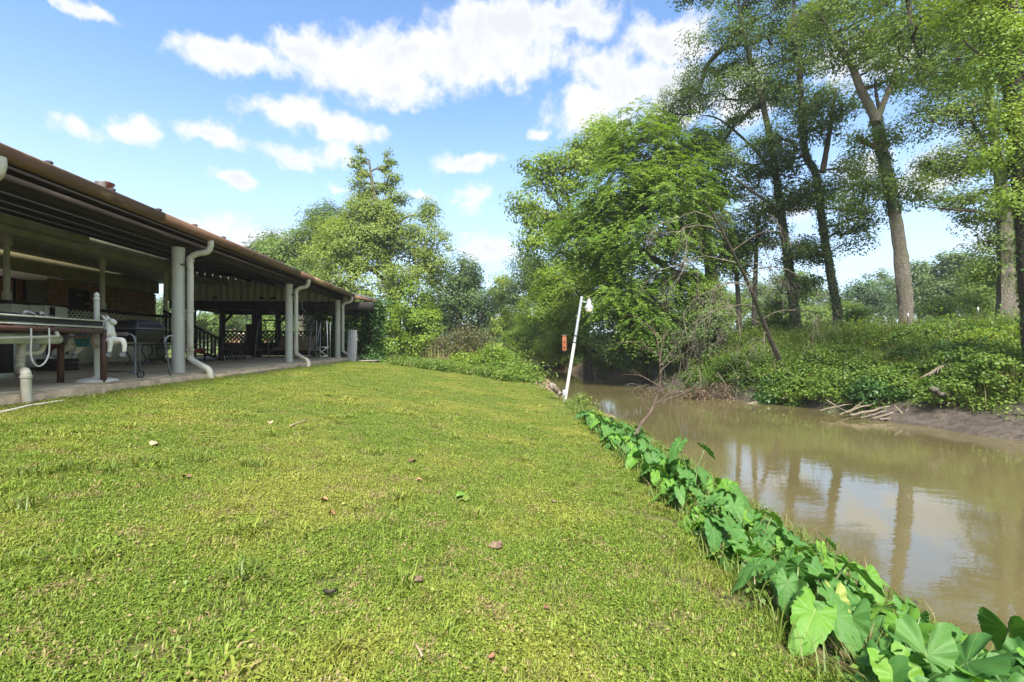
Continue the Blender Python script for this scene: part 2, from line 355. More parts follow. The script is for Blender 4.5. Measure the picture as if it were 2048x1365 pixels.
L['ivy'] = leaf_mat('ivy_leaf', (.035,.095,.022), (.07,.15,.035), trans=.25, rough=.4)
L['dry'] = leaf_mat('dry_leaf', (.10,.062,.042), (.19,.13,.08), trans=.2, tint=(1.1,.9,.7))
L['brownish'] = leaf_mat('bronze_leaf', (.085,.07,.032), (.13,.105,.05), trans=.25, dead=(.075,.12,.03), deadamt=.35)
L['hazy'] = leaf_mat('hazed_leaf', (.09,.155,.055), (.15,.215,.08), trans=.42)  # paler tone, distance haze put into the leaf colour
L['straw'] = leaf_mat('straw_blade', (.30,.27,.10), (.20,.22,.07), trans=.2, tint=(1.1,1,.7))
# ------------------------------------------------------------------ terrain
TH = math.atan(78/950); CT, ST = math.cos(TH), math.sin(TH); SLAB = CAMZ-.52
def HW(p): return Vector((p[0]*CT-p[1]*ST, p[0]*ST+p[1]*CT, SLAB+p[2]))   # house coordinates -> scene
NEAR_Y = [-40, 0, 2, 4.75, 7, 12, 15, 17.7, 20, 25, 35, 45, 55, 70, 100, 190]
NEAR_X = [1.0, 1.2, 1.28, 1.36, 1.34, 1.25, .95, .5, .3, .1, -.5, -1.6, -4.5, -11, -32, -100]
FAR_Y = [-40, 4, 9, 13, 18, 25, 33, 41, 52, 65, 95, 190]
FAR_X = [12.5, 11.2, 10.85, 10.6, 9.0, 7.3, 5.9, 3.5, 0.2, -6, -26, -95]
def smooth01(t): t = np.clip(t, 0, 1); return t*t*(3-2*t)
def near_x(y): return np.interp(y, NEAR_Y, NEAR_X)
def far_x(y): return np.interp(y, FAR_Y, FAR_X)
_rg = np.random.default_rng(3)
_W = [(_rg.uniform(.15, .5), _rg.uniform(0, 6.28), _rg.uniform(0, 6.28)) for _ in range(7)]
def bumps(x, y):
    z = 0
    for i, (k, a, p) in enumerate(_W): z = z+np.sin((x*math.cos(a)+y*math.sin(a))*k*(1+i*.45)+p)/(1+i*.5)
    return z
def ground_z(x, y):
    x = np.asarray(x, float); y = np.asarray(y, float)
    xl = x*CT+y*ST
    t = np.clip((xl+5.0)/6.35, 0, 1)
    zl = .76-.76*t**1.05
    far = smooth01((y-19)/10)
    zl = zl*(1-far)+(.42-.1*t)*far+.012*bumps(x, y)
    zl = np.where(xl < -5.03, np.minimum(zl, .74), zl)
    s = x-near_x(y)+.10*np.sin(y*2.1+.5)+.05*np.sin(y*5.3+x*2)+.03*np.sin(y*11.7+x*5)
    drop = np.interp(s, [-.5, 0, .35, 1.0, 1.9, 3.0, 4.5], [0, .03, .16, .48, .74, 1.3, 1.75])
    zn = zl-drop*(1-.0*far)
    zn = np.where(s > 1.9, np.minimum(zn, -.70-(s-1.9)*.45), zn)
    u = x-far_x(y)+.25*np.sin(y*1.1)+.12*np.sin(y*2.9+1)
    lo = np.interp(y, [6, 12, 16], [0.0, .0, 1.0])
    steep = np.interp(u, [-4, -1.5, 0, .25, 1.2, 3.0, 4.8, 8, 20, 60], [-1.9, -1.4, -.72, -.3, .2, 1.0, 1.5, 1.62, 1.62, 1.5])
    muddy = np.interp(u, [-4, -1.5, 0, .9, 1.7, 3.2, 5.0, 8, 20, 60], [-1.9, -1.4, -.72, -.42, .1, .95, 1.5, 1.65, 1.62, 1.5])
    zf = muddy*(1-lo)+steep*lo+.04*bumps(x*2.2, y*2.2)*np.clip(u, 0, 1)
    return np.where(u > -3.0, np.where(s > 2.4, np.maximum(zn, zf), zn), zn)
def build_ground():
    def axis(parts):
        out = []
        for a, b, st in parts: out.append(np.arange(a, b, st))
        return np.concatenate(out+[[parts[-1][1]]])
    xs = axis([(-170, -60, 10), (-60, -12, 2), (-12, -6, .5), (-6, -4.6, .14), (-4.6, 1, .28), (1, 4.2, .13), (4.2, 17, .3), (17, 40, 1.5), (40, 170, 10)])
    ys = axis([(-40, 0, 2), (0, 1.5, .25), (1.5, 12, .2), (12, 26, .35), (26, 60, 1), (60, 180, 6)])
    X, Y = np.meshgrid(xs, ys); Z = ground_z(X, Y); nx, ny = len(xs), len(ys)
    V = np.stack([X, Y, Z], -1).reshape(-1, 3)
    i = np.arange(ny-1)[:, None]*nx+np.arange(nx-1)[None, :]
    Q = np.stack([i, i+1, i+nx+1, i+nx], -1).reshape(-1, 4)
    me = mesh_np('ground', V, Q, True)
    s = X-near_x(Y); u = X-far_x(Y)
    mud = np.clip(np.minimum((s-.05)/.5, (2.6-u)/1.2), 0, 1)
    field = smooth01((u-1)/2)
    wall = X*CT+Y*ST; dirt = np.exp(-((wall+4.75)/.17)**2)*np.clip((21-Y)/1.5, 0, 1)*.9
    a = me.attributes.new('zone', 'FLOAT_COLOR', 'POINT')
    a.data.foreach_set('color', np.stack([mud, field, dirt, np.ones_like(mud)], -1).astype(np.float32).ravel())
    m, nt = new_mat('ground_soil_and_grass')
    at = N(nt, 'ShaderNodeAttribute', attribute_name='zone'); sp = N(nt, 'ShaderNodeSeparateColor', {0: at.outputs['Color']})
    g = N(nt, 'ShaderNodeNewGeometry'); pos = g.outputs['Position']
    n1 = N(nt, 'ShaderNodeTexNoise', {'Vector': pos, 'Scale': .9, 'Detail': 6.0, 'Roughness': .6}).outputs[0]
    n2 = N(nt, 'ShaderNodeTexNoise', {'Vector': pos, 'Scale': 24.0, 'Detail': 6.0, 'Roughness': .75}).outputs[0]
    n3 = N(nt, 'ShaderNodeTexNoise', {'Vector': pos, 'Scale': 5.0, 'Detail': 7.0, 'Roughness': .7}).outputs[0]
    grass = MIXC(nt, SMOOTH(nt, n1, .36, .64), (.085, .13, .018), (.15, .165, .03))
    near = SMOOTH(nt, N(nt, 'ShaderNodeSeparateXYZ', {0: pos}).outputs[1], 15.0, 6.0)
    grass = MIXC(nt, MATH(nt, 'MULTIPLY', near, .7), grass, MIXC(nt, SMOOTH(nt, n3, .35, .65), (.15, .125, .05), (.09, .09, .03)))
    grass = MIXC(nt, SMOOTH(nt, n2, .42, .7), grass, (.05, .06, .018))
    grass = MIXC(nt, MATH(nt, 'MULTIPLY', SMOOTH(nt, n3, .58, .7), .6), grass, (.22, .17, .075))
    field_c = MIXC(nt, SMOOTH(nt, n3, .35, .65), (.10, .15, .02), (.19, .22, .04))
    mudc = MIXC(nt, SMOOTH(nt, n3, .35, .65), (.105, .088, .07), (.055, .045, .036))
    mudc = MIXC(nt, MATH(nt, 'MULTIPLY', SMOOTH(nt, N(nt, 'ShaderNodeSeparateXYZ', {0: pos}).outputs[0], 6.5, 4.5), .75), mudc, MIXC(nt, SMOOTH(nt, n2, .4, .65), (.34, .24, .15), (.19, .13, .085)))
    dirtc = MIXC(nt, SMOOTH(nt, n2, .35, .65), (.18, .135, .08), (.09, .07, .045))
    c = MIXC(nt, sp.outputs[1], grass, field_c); c = MIXC(nt, sp.outputs[0], c, mudc)
    c = MIXC(nt, MATH(nt, 'MULTIPLY', sp.outputs[2], SMOOTH(nt, n3, .3, .55)), c, dirtc)
    b = N(nt, 'ShaderNodeBsdfPrincipled', {'Base Color': c, 'Roughness': MATH(nt, 'MULTIPLY_ADD', sp.outputs[0], -.25, .95), 'Specular IOR Level': .25})
    h = MATH(nt, 'ADD', n2, MATH(nt, 'MULTIPLY', n3, 1.6))
    bp = N(nt, 'ShaderNodeBump', {'Height': h, 'Strength': .7, 'Distance': .05}); nt.links.new(bp.outputs[0], b.inputs['Normal'])
    N(nt, 'ShaderNodeOutputMaterial', {0: b.outputs[0]})
    tag(link('ground', me, m), kind='structure')
build_ground()
WATER_Z = -.70
def build_water():
    m, nt = new_mat('muddy_water'); g = N(nt, 'ShaderNodeNewGeometry')
    mp = N(nt, 'ShaderNodeMapping', {'Vector': g.outputs['Position'], 'Scale': (1.0, 1.7, 1), 'Rotation': (0, 0, .35)})
    n1 = N(nt, 'ShaderNodeTexNoise', {'Vector': mp.outputs[0], 'Scale': 3.2, 'Detail': 4.0, 'Roughness': .5}).outputs[0]
    n2 = N(nt, 'ShaderNodeTexNoise', {'Vector': mp.outputs[0], 'Scale': 17.0, 'Detail': 3.0, 'Roughness': .55}).outputs[0]
    n3 = N(nt, 'ShaderNodeTexNoise', {'Vector': g.outputs['Position'], 'Scale': .45, 'Detail': 3.0}).outputs[0]
    patch = SMOOTH(nt, n3, .46, .62)
    h = MATH(nt, 'ADD', MATH(nt, 'MULTIPLY', n1, .5), MATH(nt, 'MULTIPLY', n2, MATH(nt, 'MULTIPLY_ADD', patch, .16, .03)))
    bp = N(nt, 'ShaderNodeBump', {'Height': h, 'Strength': .075, 'Distance': .05})
    c = MIXC(nt, SMOOTH(nt, n3, .3, .7), (.092, .078, .034), (.12, .10, .045))
    b = N(nt, 'ShaderNodeBsdfPrincipled', {'Base Color': c, 'Roughness': .015, 'IOR': 1.6, 'Specular IOR Level': .9, 'Normal': bp.outputs[0]})
    N(nt, 'ShaderNodeOutputMaterial', {0: b.outputs[0]})
    ys = np.array([-38, -10, 0, 5, 10, 15, 20, 25, 30, 36, 42, 48, 55, 62, 70, 85, 100, 130, 175]); V = []
    for y in ys: V += [(near_x(y)+1.2, y, WATER_Z), (far_x(y)+.9, y, WATER_Z)]
    Q = [(2*i, 2*i+1, 2*i+3, 2*i+2) for i in range(len(ys)-1)]
    tag(link('water', mesh_np('water', np.array(V, float), np.array(Q)), m), kind='structure')
build_water()

# ------------------------------------------------------------------ porch slab
def hframe(name, label, cat, o, group=None): return Thing(name, label, cat, o, HW, group)
sl = MB(); yy = [3.0+i*2.44 for i in range(8)]
slab = bpy.data.objects.new('patio', None); COL.objects.link(slab); slab.location = HW((-5, 3, 0)); slab.rotation_euler = (0, 0, TH); tag(slab, kind='structure')
class _S: pass
slabT = _S(); slabT.origin = np.array((-5.0, 3.0, 0)); slabT.o = slab
for i in range(8):
    y0 = -3.8 if i == 0 else yy[i]; y1 = yy[i+1]-.012 if i < 7 else 20.3
    MB().box((-14.0, y0, -.45), (-5.1, y1, 0)).build('slab_panel', M['concrete'], slabT, bevel=.012)
MB().box((-5.097, -3.8, -.45), (-4.97, 20.28, -.028)).build('kerb_edge', M['concrete_edge'], slabT, bevel=.02)

# ------------------------------------------------------------------ the house
house = hframe('house', 'low house with a long rusty-edged porch roof on pale columns', 'house', (-8, 11, 0))
EAVE = 2.55; PITCH = .153
def roof_z(x): return EAVE+(-5.0-x)*PITCH
y_edges = [-3.81+i*.985 for i in range(26)]                      # metal panels one metre wide
for i in range(len(y_edges)-1):
    b = MB(); y0, y1 = y_edges[i], y_edges[i+1]-.006
    prof = []; nseg = 12
    for k in range(nseg+1):
        t = k/nseg; z = .006*math.sin(t*2*math.pi*3)+(.02 if k in (0, nseg) else 0)
        prof.append((y0+(y1-y0)*t, z))
    xr = [-4.985, -7.5, -10, -14.2]
    V = [(x, y, roof_z(x)+.10+z) for x in xr for y, z in prof]; n = nseg+1
    Q = [(r*n+k, r*n+k+1, (r+1)*n+k+1, (r+1)*n+k) for r in range(len(xr)-1) for k in range(nseg)]
    V2 = [(x, y, z-.012) for x, y, z in V]; m = len(V)
    Q2 = [tuple(m+j for j in q[::-1]) for q in Q]
    E = [(k, m+k, m+k+1, k+1) for k in range(nseg)]
    b.add(V+V2, Q+Q2+E).build('roof_panel', M['roof_metal'], house)
    rb = MB().ball((-5.0, y0, roof_z(-5.0)+.118), (.06, .03, .03), 8, 5); rb.build('seam_cap', M['dark_wood'], house)
MB().bar((-4.99, -3.85, roof_z(-5)+.035), (-14.3, -3.85, roof_z(-14.3)+.035), .05, .1).build('rake_board', M['roof_wood'], house)
MB().prism([(-20.5,0),(-10.2,0),(-10.2,roof_z(-10.2)),(-14.2,roof_z(-14.2)),(-20.5,2.7)], 'y', -3.7, -3.55).build('sun_block_wall', M['board'], house)  # unseen wall added to keep the sun out of the porch
# back slope of the roof and the rest of the building
MB().add([(-14.2,-3.8,roof_z(-14.2)+.1),(-14.2,20.8,roof_z(-14.2)+.1),(-22,20.8,2.6),(-22,-3.8,2.6),(-14.2,-3.8,roof_z(-14.2)+.02),(-14.2,20.8,roof_z(-14.2)+.02),(-22,20.8,2.5),(-22,-3.8,2.5)],
         [(0,1,2,3),(4,7,6,5),(0,4,5,1),(1,5,6,2),(2,6,7,3),(3,7,4,0)]).build('back_roof', M['roof_metal'], house)
# timber deck under the metal: planks running along the porch
px_ = np.arange(-5.03, -14.1, -.31)
for k in range(len(px_)-1):
    x0, x1 = px_[k], px_[k+1]+.012
    V = [(x0,-3.8,roof_z(x0)+.035),(x1,-3.8,roof_z(x1)+.035),(x1,21.1,roof_z(x1)+.035),(x0,21.1,roof_z(x0)+.035)]
    V += [(x, y, z+.03) for x, y, z in V]
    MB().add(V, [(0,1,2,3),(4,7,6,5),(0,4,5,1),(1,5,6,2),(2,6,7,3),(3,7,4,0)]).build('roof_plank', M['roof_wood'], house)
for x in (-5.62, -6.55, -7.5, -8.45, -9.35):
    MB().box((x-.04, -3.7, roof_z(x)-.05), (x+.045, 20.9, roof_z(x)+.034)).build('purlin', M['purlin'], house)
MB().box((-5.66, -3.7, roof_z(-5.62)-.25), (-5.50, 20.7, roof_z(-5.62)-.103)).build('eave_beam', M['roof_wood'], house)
# rusty gutter along the eave
pr = [(-5.03, EAVE+.075), (-5.03, EAVE-.045), (-4.985, EAVE-.075), (-4.93, EAVE-.07), (-4.895, EAVE-.02), (-4.885, EAVE+.055), (-4.90, EAVE+.075)]
for a, b_ in ((-3.8, 2.0), (2.003, 8.0), (8.003, 14.0), (14.003, 20.25)):
    MB().prism(pr, 'y', a, b_).build('gutter', M['rust_gutter'], house)
# outward flare of the roof over the vine-grown corner
V = [(-5.0,20.28,EAVE+.10),(-4.18,22.9,EAVE+.02),(-9.5,23.2,EAVE+.75),(-9.5,20.8,roof_z(-9.5)+.10)]
MB().add(V+[(x,y,z-.025) for x,y,z in V], [(0,1,2,3),(4,7,6,5),(0,4,5,1),(1,5,6,2),(2,6,7,3),(3,7,4,0)]).build('corner_roof', M['roof_metal'], house)
MB().bar((-5.02,20.3,EAVE), (-4.25,22.8,EAVE-.08), .05, .15).build('corner_fascia', M['rust_gutter'], house)
for k in range(6):
    t = (k+.5)/6; x = -5.0+.8*t; y = 20.3+2.55*t
    MB().tube([(x+.02, y, EAVE+.115-.08*t), (x-1.4, y+.1, EAVE+.32)], .028, 6).build('roof_rib', M['galv'], house)
# round columns with downspouts
for ci, yc in enumerate((5.36, 9.38, 14.75, 19.9)):
    MB().lathe((-5.5, yc, 0), [(.118, 0), (.118, .02), (.108, .03), (.104, EAVE-.21)], 20).build('column', M['column'], house, smooth=True)
    gx = -4.955; xo = -5.30
    pts = curve([(gx, yc+.05, EAVE-.06), (gx, yc+.05, EAVE-.16), (gx-.06, yc+.05, EAVE-.27), (-5.2, yc+.03, EAVE-.32), (xo-.01, yc+.02, EAVE-.42), (xo, yc+.02, EAVE-.58),
                 (xo, yc+.02, 1.2), (xo, yc+.02, .34), (xo+.03, yc+.02, .24), (-5.12, yc+.04, .13), (-5.0, yc+.05, .06), (-4.955, yc+.05, -.03), (-4.95, yc+.05, -.12)], 5)
    if ci == 0: pts = pts[:36]
    b = MB(); b.tube(pts, .056, 10)
    if ci: b.tube([(-4.95, yc+.05, -.055), (-4.95, yc+.05, -.16)], .064, 10)
    d = b.build('downspout', M['downspout'], house, smooth=True)
    for z in (2.1, 1.15, .42):
        MB().lathe((xo, yc+.02, z-.022), [(.057, 0), (.065, .004), (.065, .04), (.057, .044)], 12).build('pipe_collar', M['downspout'], house, parent=d)
    MB().box((xo-.16, yc-.075, 2.0), (xo-.055, yc+.115, 2.03)).build('pipe_strap', M['steel_leg'], house, parent=d)
# inner porch: beam, turned posts, ceiling, frieze, back wall
MB().box((-10.27, -3.5, 2.97), (-10.13, 16.9, 3.37)).build('porch_beam', M['trim'], house)
MB().prism([(-10.126,3.12),(-9.98,3.2),(-9.96,3.36),(-10.0,3.38),(-10.126,3.36)], 'y', -3.5, 13.25).build('old_gutter', M['trim'], house)
for yc in (5.9, 8.6, 11.3, 14.0, 16.7):
    pf = [(.055,1.46),(.085,1.50),(.085,1.66),(.05,1.72),(.058,1.78),(.062,2.1),(.055,2.5),(.05,2.62),(.07,2.66),(.05,2.70)]
    b = MB().lathe((-10.2, yc, 0), pf, 12); b.box((-10.27, yc-.07, 2.70), (-10.13, yc+.07, 2.968)); b.box((-10.26, yc-.06, .62), (-10.14, yc+.06, 1.48))
    b.build('porch_post', M['trim'], house)
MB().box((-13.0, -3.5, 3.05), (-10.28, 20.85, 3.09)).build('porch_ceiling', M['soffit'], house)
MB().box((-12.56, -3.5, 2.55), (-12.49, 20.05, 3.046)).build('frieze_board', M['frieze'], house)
MB().box((-12.6, -3.5, .6), (-10.15, 17.0, .66)).build('porch_floor', M['deck_wood'], house)
MB().box((-20, -3.5, 0), (-12.62, 20.0, 3.04)).build('house_wall', M['mortar'], house)
# brick facing of the end of the wall: courses of single bricks, joined (each 5 px tall in the photo)
bk = MB(); rb = random.Random(5)
for r in range(26):
    z = .70+r*.076; y = 15.1+(.11 if r % 2 else 0)
    if z > 2.5: break
    while y < 19.9:
        d = rb.uniform(-.006, .006); bk.box((-12.62, y, z), (-12.60+.03+d, min(y+.205, 20.0), z+.064)); y += .218
bw = bk.build('brickwork', M['brick'], house); tag(bw, kind='stuff')
def window(y0, y1, z0, z1, pane, bars=1):
    f = MB()
    for a, b_ in (((-12.6,y0-.05,z0-.05),(-12.54,y1+.05,z0)),((-12.6,y0-.05,z1),(-12.54,y1+.05,z1+.05)),((-12.6,y0-.05,z0),(-12.54,y0,z1)),((-12.6,y1,z0),(-12.54,y1+.05,z1))): f.box(a, b_)
    for k in range(bars):
        y = y0+(y1-y0)*(k+1)/(bars+1) if bars > 1 else y0+(y1-y0)*.66
        f.box((-12.595, y-.025, z0), (-12.55, y+.025, z1))
    fo = f.build('window', M['dark_wood'], house)
    MB().box((-12.598, y0, z0), (-12.575, y1, z1)).build('pane', pane, house, parent=fo)
window(12.35, 13.35, 1.55, 2.25, M['glass_dark'])
window(13.62, 14.4, 1.5, 2.3, M['screen_wood'])
window(9.5, 11.6, 1.5, 2.3, M['glass_dark'], 2)
MB().box((-12.6, 15.9, .68), (-12.565, 16.7, 2.3)).build('door', M['dark_wood'], house)
# railing of the inner porch: cap rail and lattice panels, skirting below
MB().box((-10.30, -3.5, 1.42), (-10.08, 16.9, 1.49)).build('railing_cap', M['dark_wood'], house)
MB().box((-10.24, -3.5, .66), (-10.16, 16.9, .74)).build('bottom_rail', M['dark_wood'], house)
def lattice_panel(a, b, z0, z1, th=(1, 0, 0), pitch=.13, w=.034, mat=None, thing=None, name='lattice'):
    """crossed diagonal slats between two points on plan, clipped to the panel"""
    a = np.array(a, float); b = np.array(b, float); Lh = np.linalg.norm(b-a); d = (b-a)/Lh; H = z1-z0; nrm = np.array([d[1], -d[0]])
    m = MB()
    for sgn in (1, -1):
        k = -H
        while k < Lh:
            s0, s1 = max(0, k), min(Lh, k+H)
            if s1-s0 > .03:
                za, zb = (s0-k, s1-k)
                if sgn < 0: za, zb = H-za, H-zb
                pa = a+d*s0+nrm*.006*sgn; pb = a+d*s1+nrm*.006*sgn
                m.bar((pa[0], pa[1], z0+za), (pb[0], pb[1], z0+zb), .01, w, up=(nrm[1]*0+d[0]*.0, 0, 1))
            k += pitch
    o = m.build(name, mat, thing); tag(o, kind='stuff'); return o
for y0, y1 in ((-3.4, 3.1), (3.2, 5.85), (5.95, 8.55), (8.65, 11.25), (11.35, 13.95), (14.05, 16.65)):
    lattice_panel((-10.2, y0), (-10.2, y1), .74, 1.42, mat=M['trim'], thing=house)
    MB().box((-10.24, y0, .02), (-10.17, y1, .655)).build('skirting_panel', M['board'], house)
# board-and-batten gable wall across the end of the porch, boards one by one
xb = -5.12; k = 0
while xb > -12.6:
    x0, x1 = xb, xb-.265
    z0 = 2.36; V = []
    dy = .012*((k*7) % 3)/2
    for y in (20.95-dy, 20.99): V += [(x0,y,z0),(x1,y,z0),(x1,y,roof_z(x1)+.03),(x0,y,roof_z(x0)+.03)]
    MB().add(V, [(0,1,2,3),(4,7,6,5),(0,4,5,1),(1,5,6,2),(2,6,7,3),(3,7,4,0)]).build('gable_board', M['board'], house)
    xb -= .277; k += 1
MB().prism([(-12.7,2.36),(-5.1,2.36),(-5.1,roof_z(-5.1)+.02),(-12.7,roof_z(-12.7)+.02)], 'y', 20.992, 21.05).build('gable_backing', M['dark_wood'], house)
for x in (-10.9, -9.0, -8.55): MB().box((x, 20.92, 2.46), (x+.2, 20.935, 2.54)).build('board_scar', M['dark_wood'], house)
# dark timber pavilion behind it
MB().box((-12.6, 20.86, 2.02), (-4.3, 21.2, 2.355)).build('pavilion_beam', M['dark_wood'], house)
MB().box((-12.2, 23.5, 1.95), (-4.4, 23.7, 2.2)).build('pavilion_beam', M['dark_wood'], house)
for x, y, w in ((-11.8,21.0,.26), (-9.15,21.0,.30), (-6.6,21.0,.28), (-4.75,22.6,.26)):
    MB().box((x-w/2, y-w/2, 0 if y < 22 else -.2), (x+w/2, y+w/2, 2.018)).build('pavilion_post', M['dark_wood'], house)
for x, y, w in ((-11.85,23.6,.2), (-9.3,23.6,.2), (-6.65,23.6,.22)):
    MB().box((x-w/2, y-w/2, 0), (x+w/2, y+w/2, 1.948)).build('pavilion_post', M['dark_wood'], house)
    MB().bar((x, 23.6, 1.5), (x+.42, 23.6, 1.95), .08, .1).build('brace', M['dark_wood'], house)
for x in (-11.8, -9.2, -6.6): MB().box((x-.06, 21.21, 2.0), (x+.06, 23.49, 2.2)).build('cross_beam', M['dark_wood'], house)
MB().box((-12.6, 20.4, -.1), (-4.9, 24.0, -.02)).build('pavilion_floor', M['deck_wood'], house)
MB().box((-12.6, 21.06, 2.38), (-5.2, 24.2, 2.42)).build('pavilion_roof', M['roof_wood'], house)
for x0, x1 in ((-11.75, -9.4), (-9.2, -6.75), (-6.55, -5.0)):
    MB().box((x0, 23.56, 1.13), (x1, 23.66, 1.19)).build('fence_rail', M['dark_wood'], house)
    MB().box((x0, 23.56, .0), (x1, 23.66, .62)).build('fence_kickboard', M['dark_wood'], house)
    lattice_panel((x0, 23.6), (x1, 23.6), .62, 1.13, pitch=.2, w=.05, mat=M['dark_wood'], thing=house)
MB().box((-10.65, 23.3, 0), (-10.42, 23.5, 1.5)).build('stub_post', M['dark_wood'], house)
# vent pipe through the roof
zr = roof_z(-7.4)
MB().lathe((-7.42, 10.25, zr+.05), [(.07, 0), (.07, .68)], 12).build('vent_pipe', M['rust_vent'], house, smooth=True)
MB().lathe((-7.42, 10.25, zr+.72), [(.07, -.02), (.09, .03), (.16, .13), (.165, .15), (.12, .17), (.05, .175)], 14).build('vent_cap', M['rust_vent'], house, smooth=True)
# porch steps with banister at the end of the inner porch
b = MB()
for k in range(3):
    MB().box((-8.75-.36*k-.38, 16.14, .18*(k+1)-.045), (-8.75-.36*k+.02, 17.3, .18*(k+1))).build('step', M['deck_wood'], house)
MB().bar((-8.16, 16.1, .70), (-9.9, 16.1, 1.62), .06, .07).build('banister_rail', M['dark_wood'], house)
MB().bar((-8.16, 16.1, .06), (-9.9, 16.1, .70), .06, .07).build('banister_rail', M['dark_wood'], house)
for k in range(15):
    t = (k+.3)/15; x = -8.16-1.74*t
    MB().box((x-.02, 16.08, .09+.64*t), (x+.02, 16.12, .67+.92*t)).build('baluster', M['dark_wood'], house)
MB().box((-8.16, 16.05, 0), (-8.06, 16.15, .82)).build('newel_post', M['dark_wood'], house)
lattice_panel((-10.4, 19.6), (-12.4, 19.6), .75, 1.5, mat=M['trim'], thing=house)
lattice_panel((-8.1, 16.3), (-7.85, 17.2), .02, .5, mat=M['dark_wood'], thing=house)
# ------------------------------------------------------------------ things on and around the porch
def HP(px, py, xh):
    X = (px-1024)/FPX; dx = X*CT+ST; dy = -X*ST+CT; t = xh/dx
    return np.array([xh, dy*t, (HOR-py)/FPX*t+.52])
# outdoor sink counter
T = hframe('sink_counter', 'long outdoor sink counter on brown steel legs with white drain pipes under it', 'sink', (-5.3, 6.2, 0))
yR = HP(207, 660, -5.15)[1]
MB().bar((-5.15, 4.2, .705), (-5.15, yR, .705), .05, .06).bar((-5.72, 4.2, .705), (-5.72, yR, .705), .05, .06).bar((-5.175, yR-.025, .705), (-5.695, yR-.025, .705), .05, .058).build('frame', M['brown_steel'], T)
for x, y in ((-5.15, yR), (-5.66, yR-.06), (-5.15, 4.25), (-5.66, 4.25)):
    MB().box((x-.027, y-.027, 0), (x+.027, y+.027, .676 if y < 5 or x < -5.5 else .735)).build('leg', M['brown_steel'], T)
ct = MB()
ct.prism([(-5.14,.745),(-5.13,.76),(-5.15,.80),(-5.17,.845),(-5.19,.858),(-5.21,.85),(-5.21,.745)], 'y', 4.2, yR-.01)
ct.box((-5.78, 4.2, .80), (-5.21, yR-.01, .832)); ct.box((-5.80, 4.2, .80), (-5.781, yR-.01, .93))
ct.build('countertop', M['stainless'], T)
MB().box((-5.137, 4.25, .752), (-5.125, yR-.03, .768)).build('highlight_strip', M['downspout'], T)  # pale strip painted as the highlight line along the dark face
MB().box((-5.136, 4.2, .842), (-5.122, yR-.012, .860)).build('edge_sheen_strip', M['downspout'], T)  # pale strip added for the sheen of the steel edge
MB().box((-5.168, 4.25, .772), (-5.142, yR-.02, .845)).build('dark_facing', M['black_metal'], T)
MB().box((-5.66, 4.7, .53), (-5.24, HP(68, 660, -5.24)[1], .66)).build('basin', M['basin'], T, bevel=.03)
MB().box((-5.66, HP(80, 660, -5.24)[1], .53), (-5.24, HP(131, 660, -5.24)[1], .66)).build('basin', M['basin'], T, bevel=.05)
q = lambda px, py, xh=-5.4: HP(px, py, xh)
dp = MB()
dp.lathe(q(44, 683)-(0, 0, .02), [(.03, 0), (.055, .012), (.055, .05)], 12)
dp.tube([q(44, 680), q(43, 700), q(41, 720), q(40, 735)], .038, 12)
for py in (690, 700, 714, 721): dp.lathe(q(43-(py-690)*.08, py+2), [(.042, 0), (.047, .004), (.047, .018), (.042, .022)], 12)
dp.tube(curve([q(40, 728), q(39.5, 737), q(42, 742, -5.3), q(48, 742, -5.1), q(51.5, 746, -4.95), q(52, 756, -4.93), q(53, 780, -4.93), q(55.5, 806, -4.93)], 5), [.04]*21+[.05]*15, 12) if False else dp.tube(curve([q(40, 728), q(39.5, 737), q(42, 742, -5.3), q(48, 742, -5.1), q(51.5, 746, -4.95), q(52, 756, -4.93), q(53, 780, -4.93), q(55.5, 806, -4.93)], 5), .046, 12)
dp.lathe(q(52, 757, -4.93), [(.047, 0), (.055, .005), (.055, .03), (.047, .034)], 12)
dp.tube(curve([q(44, 707), q(60, 707), q(72, 706.5), q(80, 703), q(86, 695), q(88, 684)], 5), .031, 10)
dp.lathe(q(88, 690), [(.034, 0), (.05, .03), (.05, .09)], 12)
dp.build('drain_pipe', M['pvc'], T, smooth=True)
MB().tube([q(-40, 678.5, -5.08), q(0, 677, -5.08), q(60, 675.3, -5.08), q(112, 673.5, -5.08)], .016, 8).tube([q(110, 674, -5.08), q(116, 672, -5.08), q(114, 667, -5.1), q(108, 662, -5.2)], .021, 8).build('supply_pipe', M['pvc'], T, smooth=True)
MB().tube(curve([q(62, 657, -5.1), q(62.5, 680, -5.07), q(61.5, 705, -5.07), q(66, 724, -5.07), q(77, 733, -5.07), q(90, 725, -5.07), q(98, 706, -5.07), q(98.5, 680, -5.07), q(98, 657, -5.1)], 5), .0085, 8).build('hose', M['cable'], T, smooth=True)
MB().tube(curve([q(76, 636, -5.7), q(74, 633, -5.65), q(66, 628, -5.5), q(57, 624.5, -5.4), q(50, 624, -5.35), q(48.5, 627, -5.33)], 4), .017, 8).build('spout', M['horse_white'], T, smooth=True)
MB().tube([q(97, 637, -5.6), q(92, 632, -5.55), q(83, 626, -5.5)], [.014, .014, .02], 8).build('tap_handle', M['horse_white'], T, smooth=True)
MB().lathe(q(79, 665, -5.3), [(.0, 0), (.03, .005), (.035, .03), (.0, .036)], 10).build('valve_knob', M['pvc'], T, smooth=True)

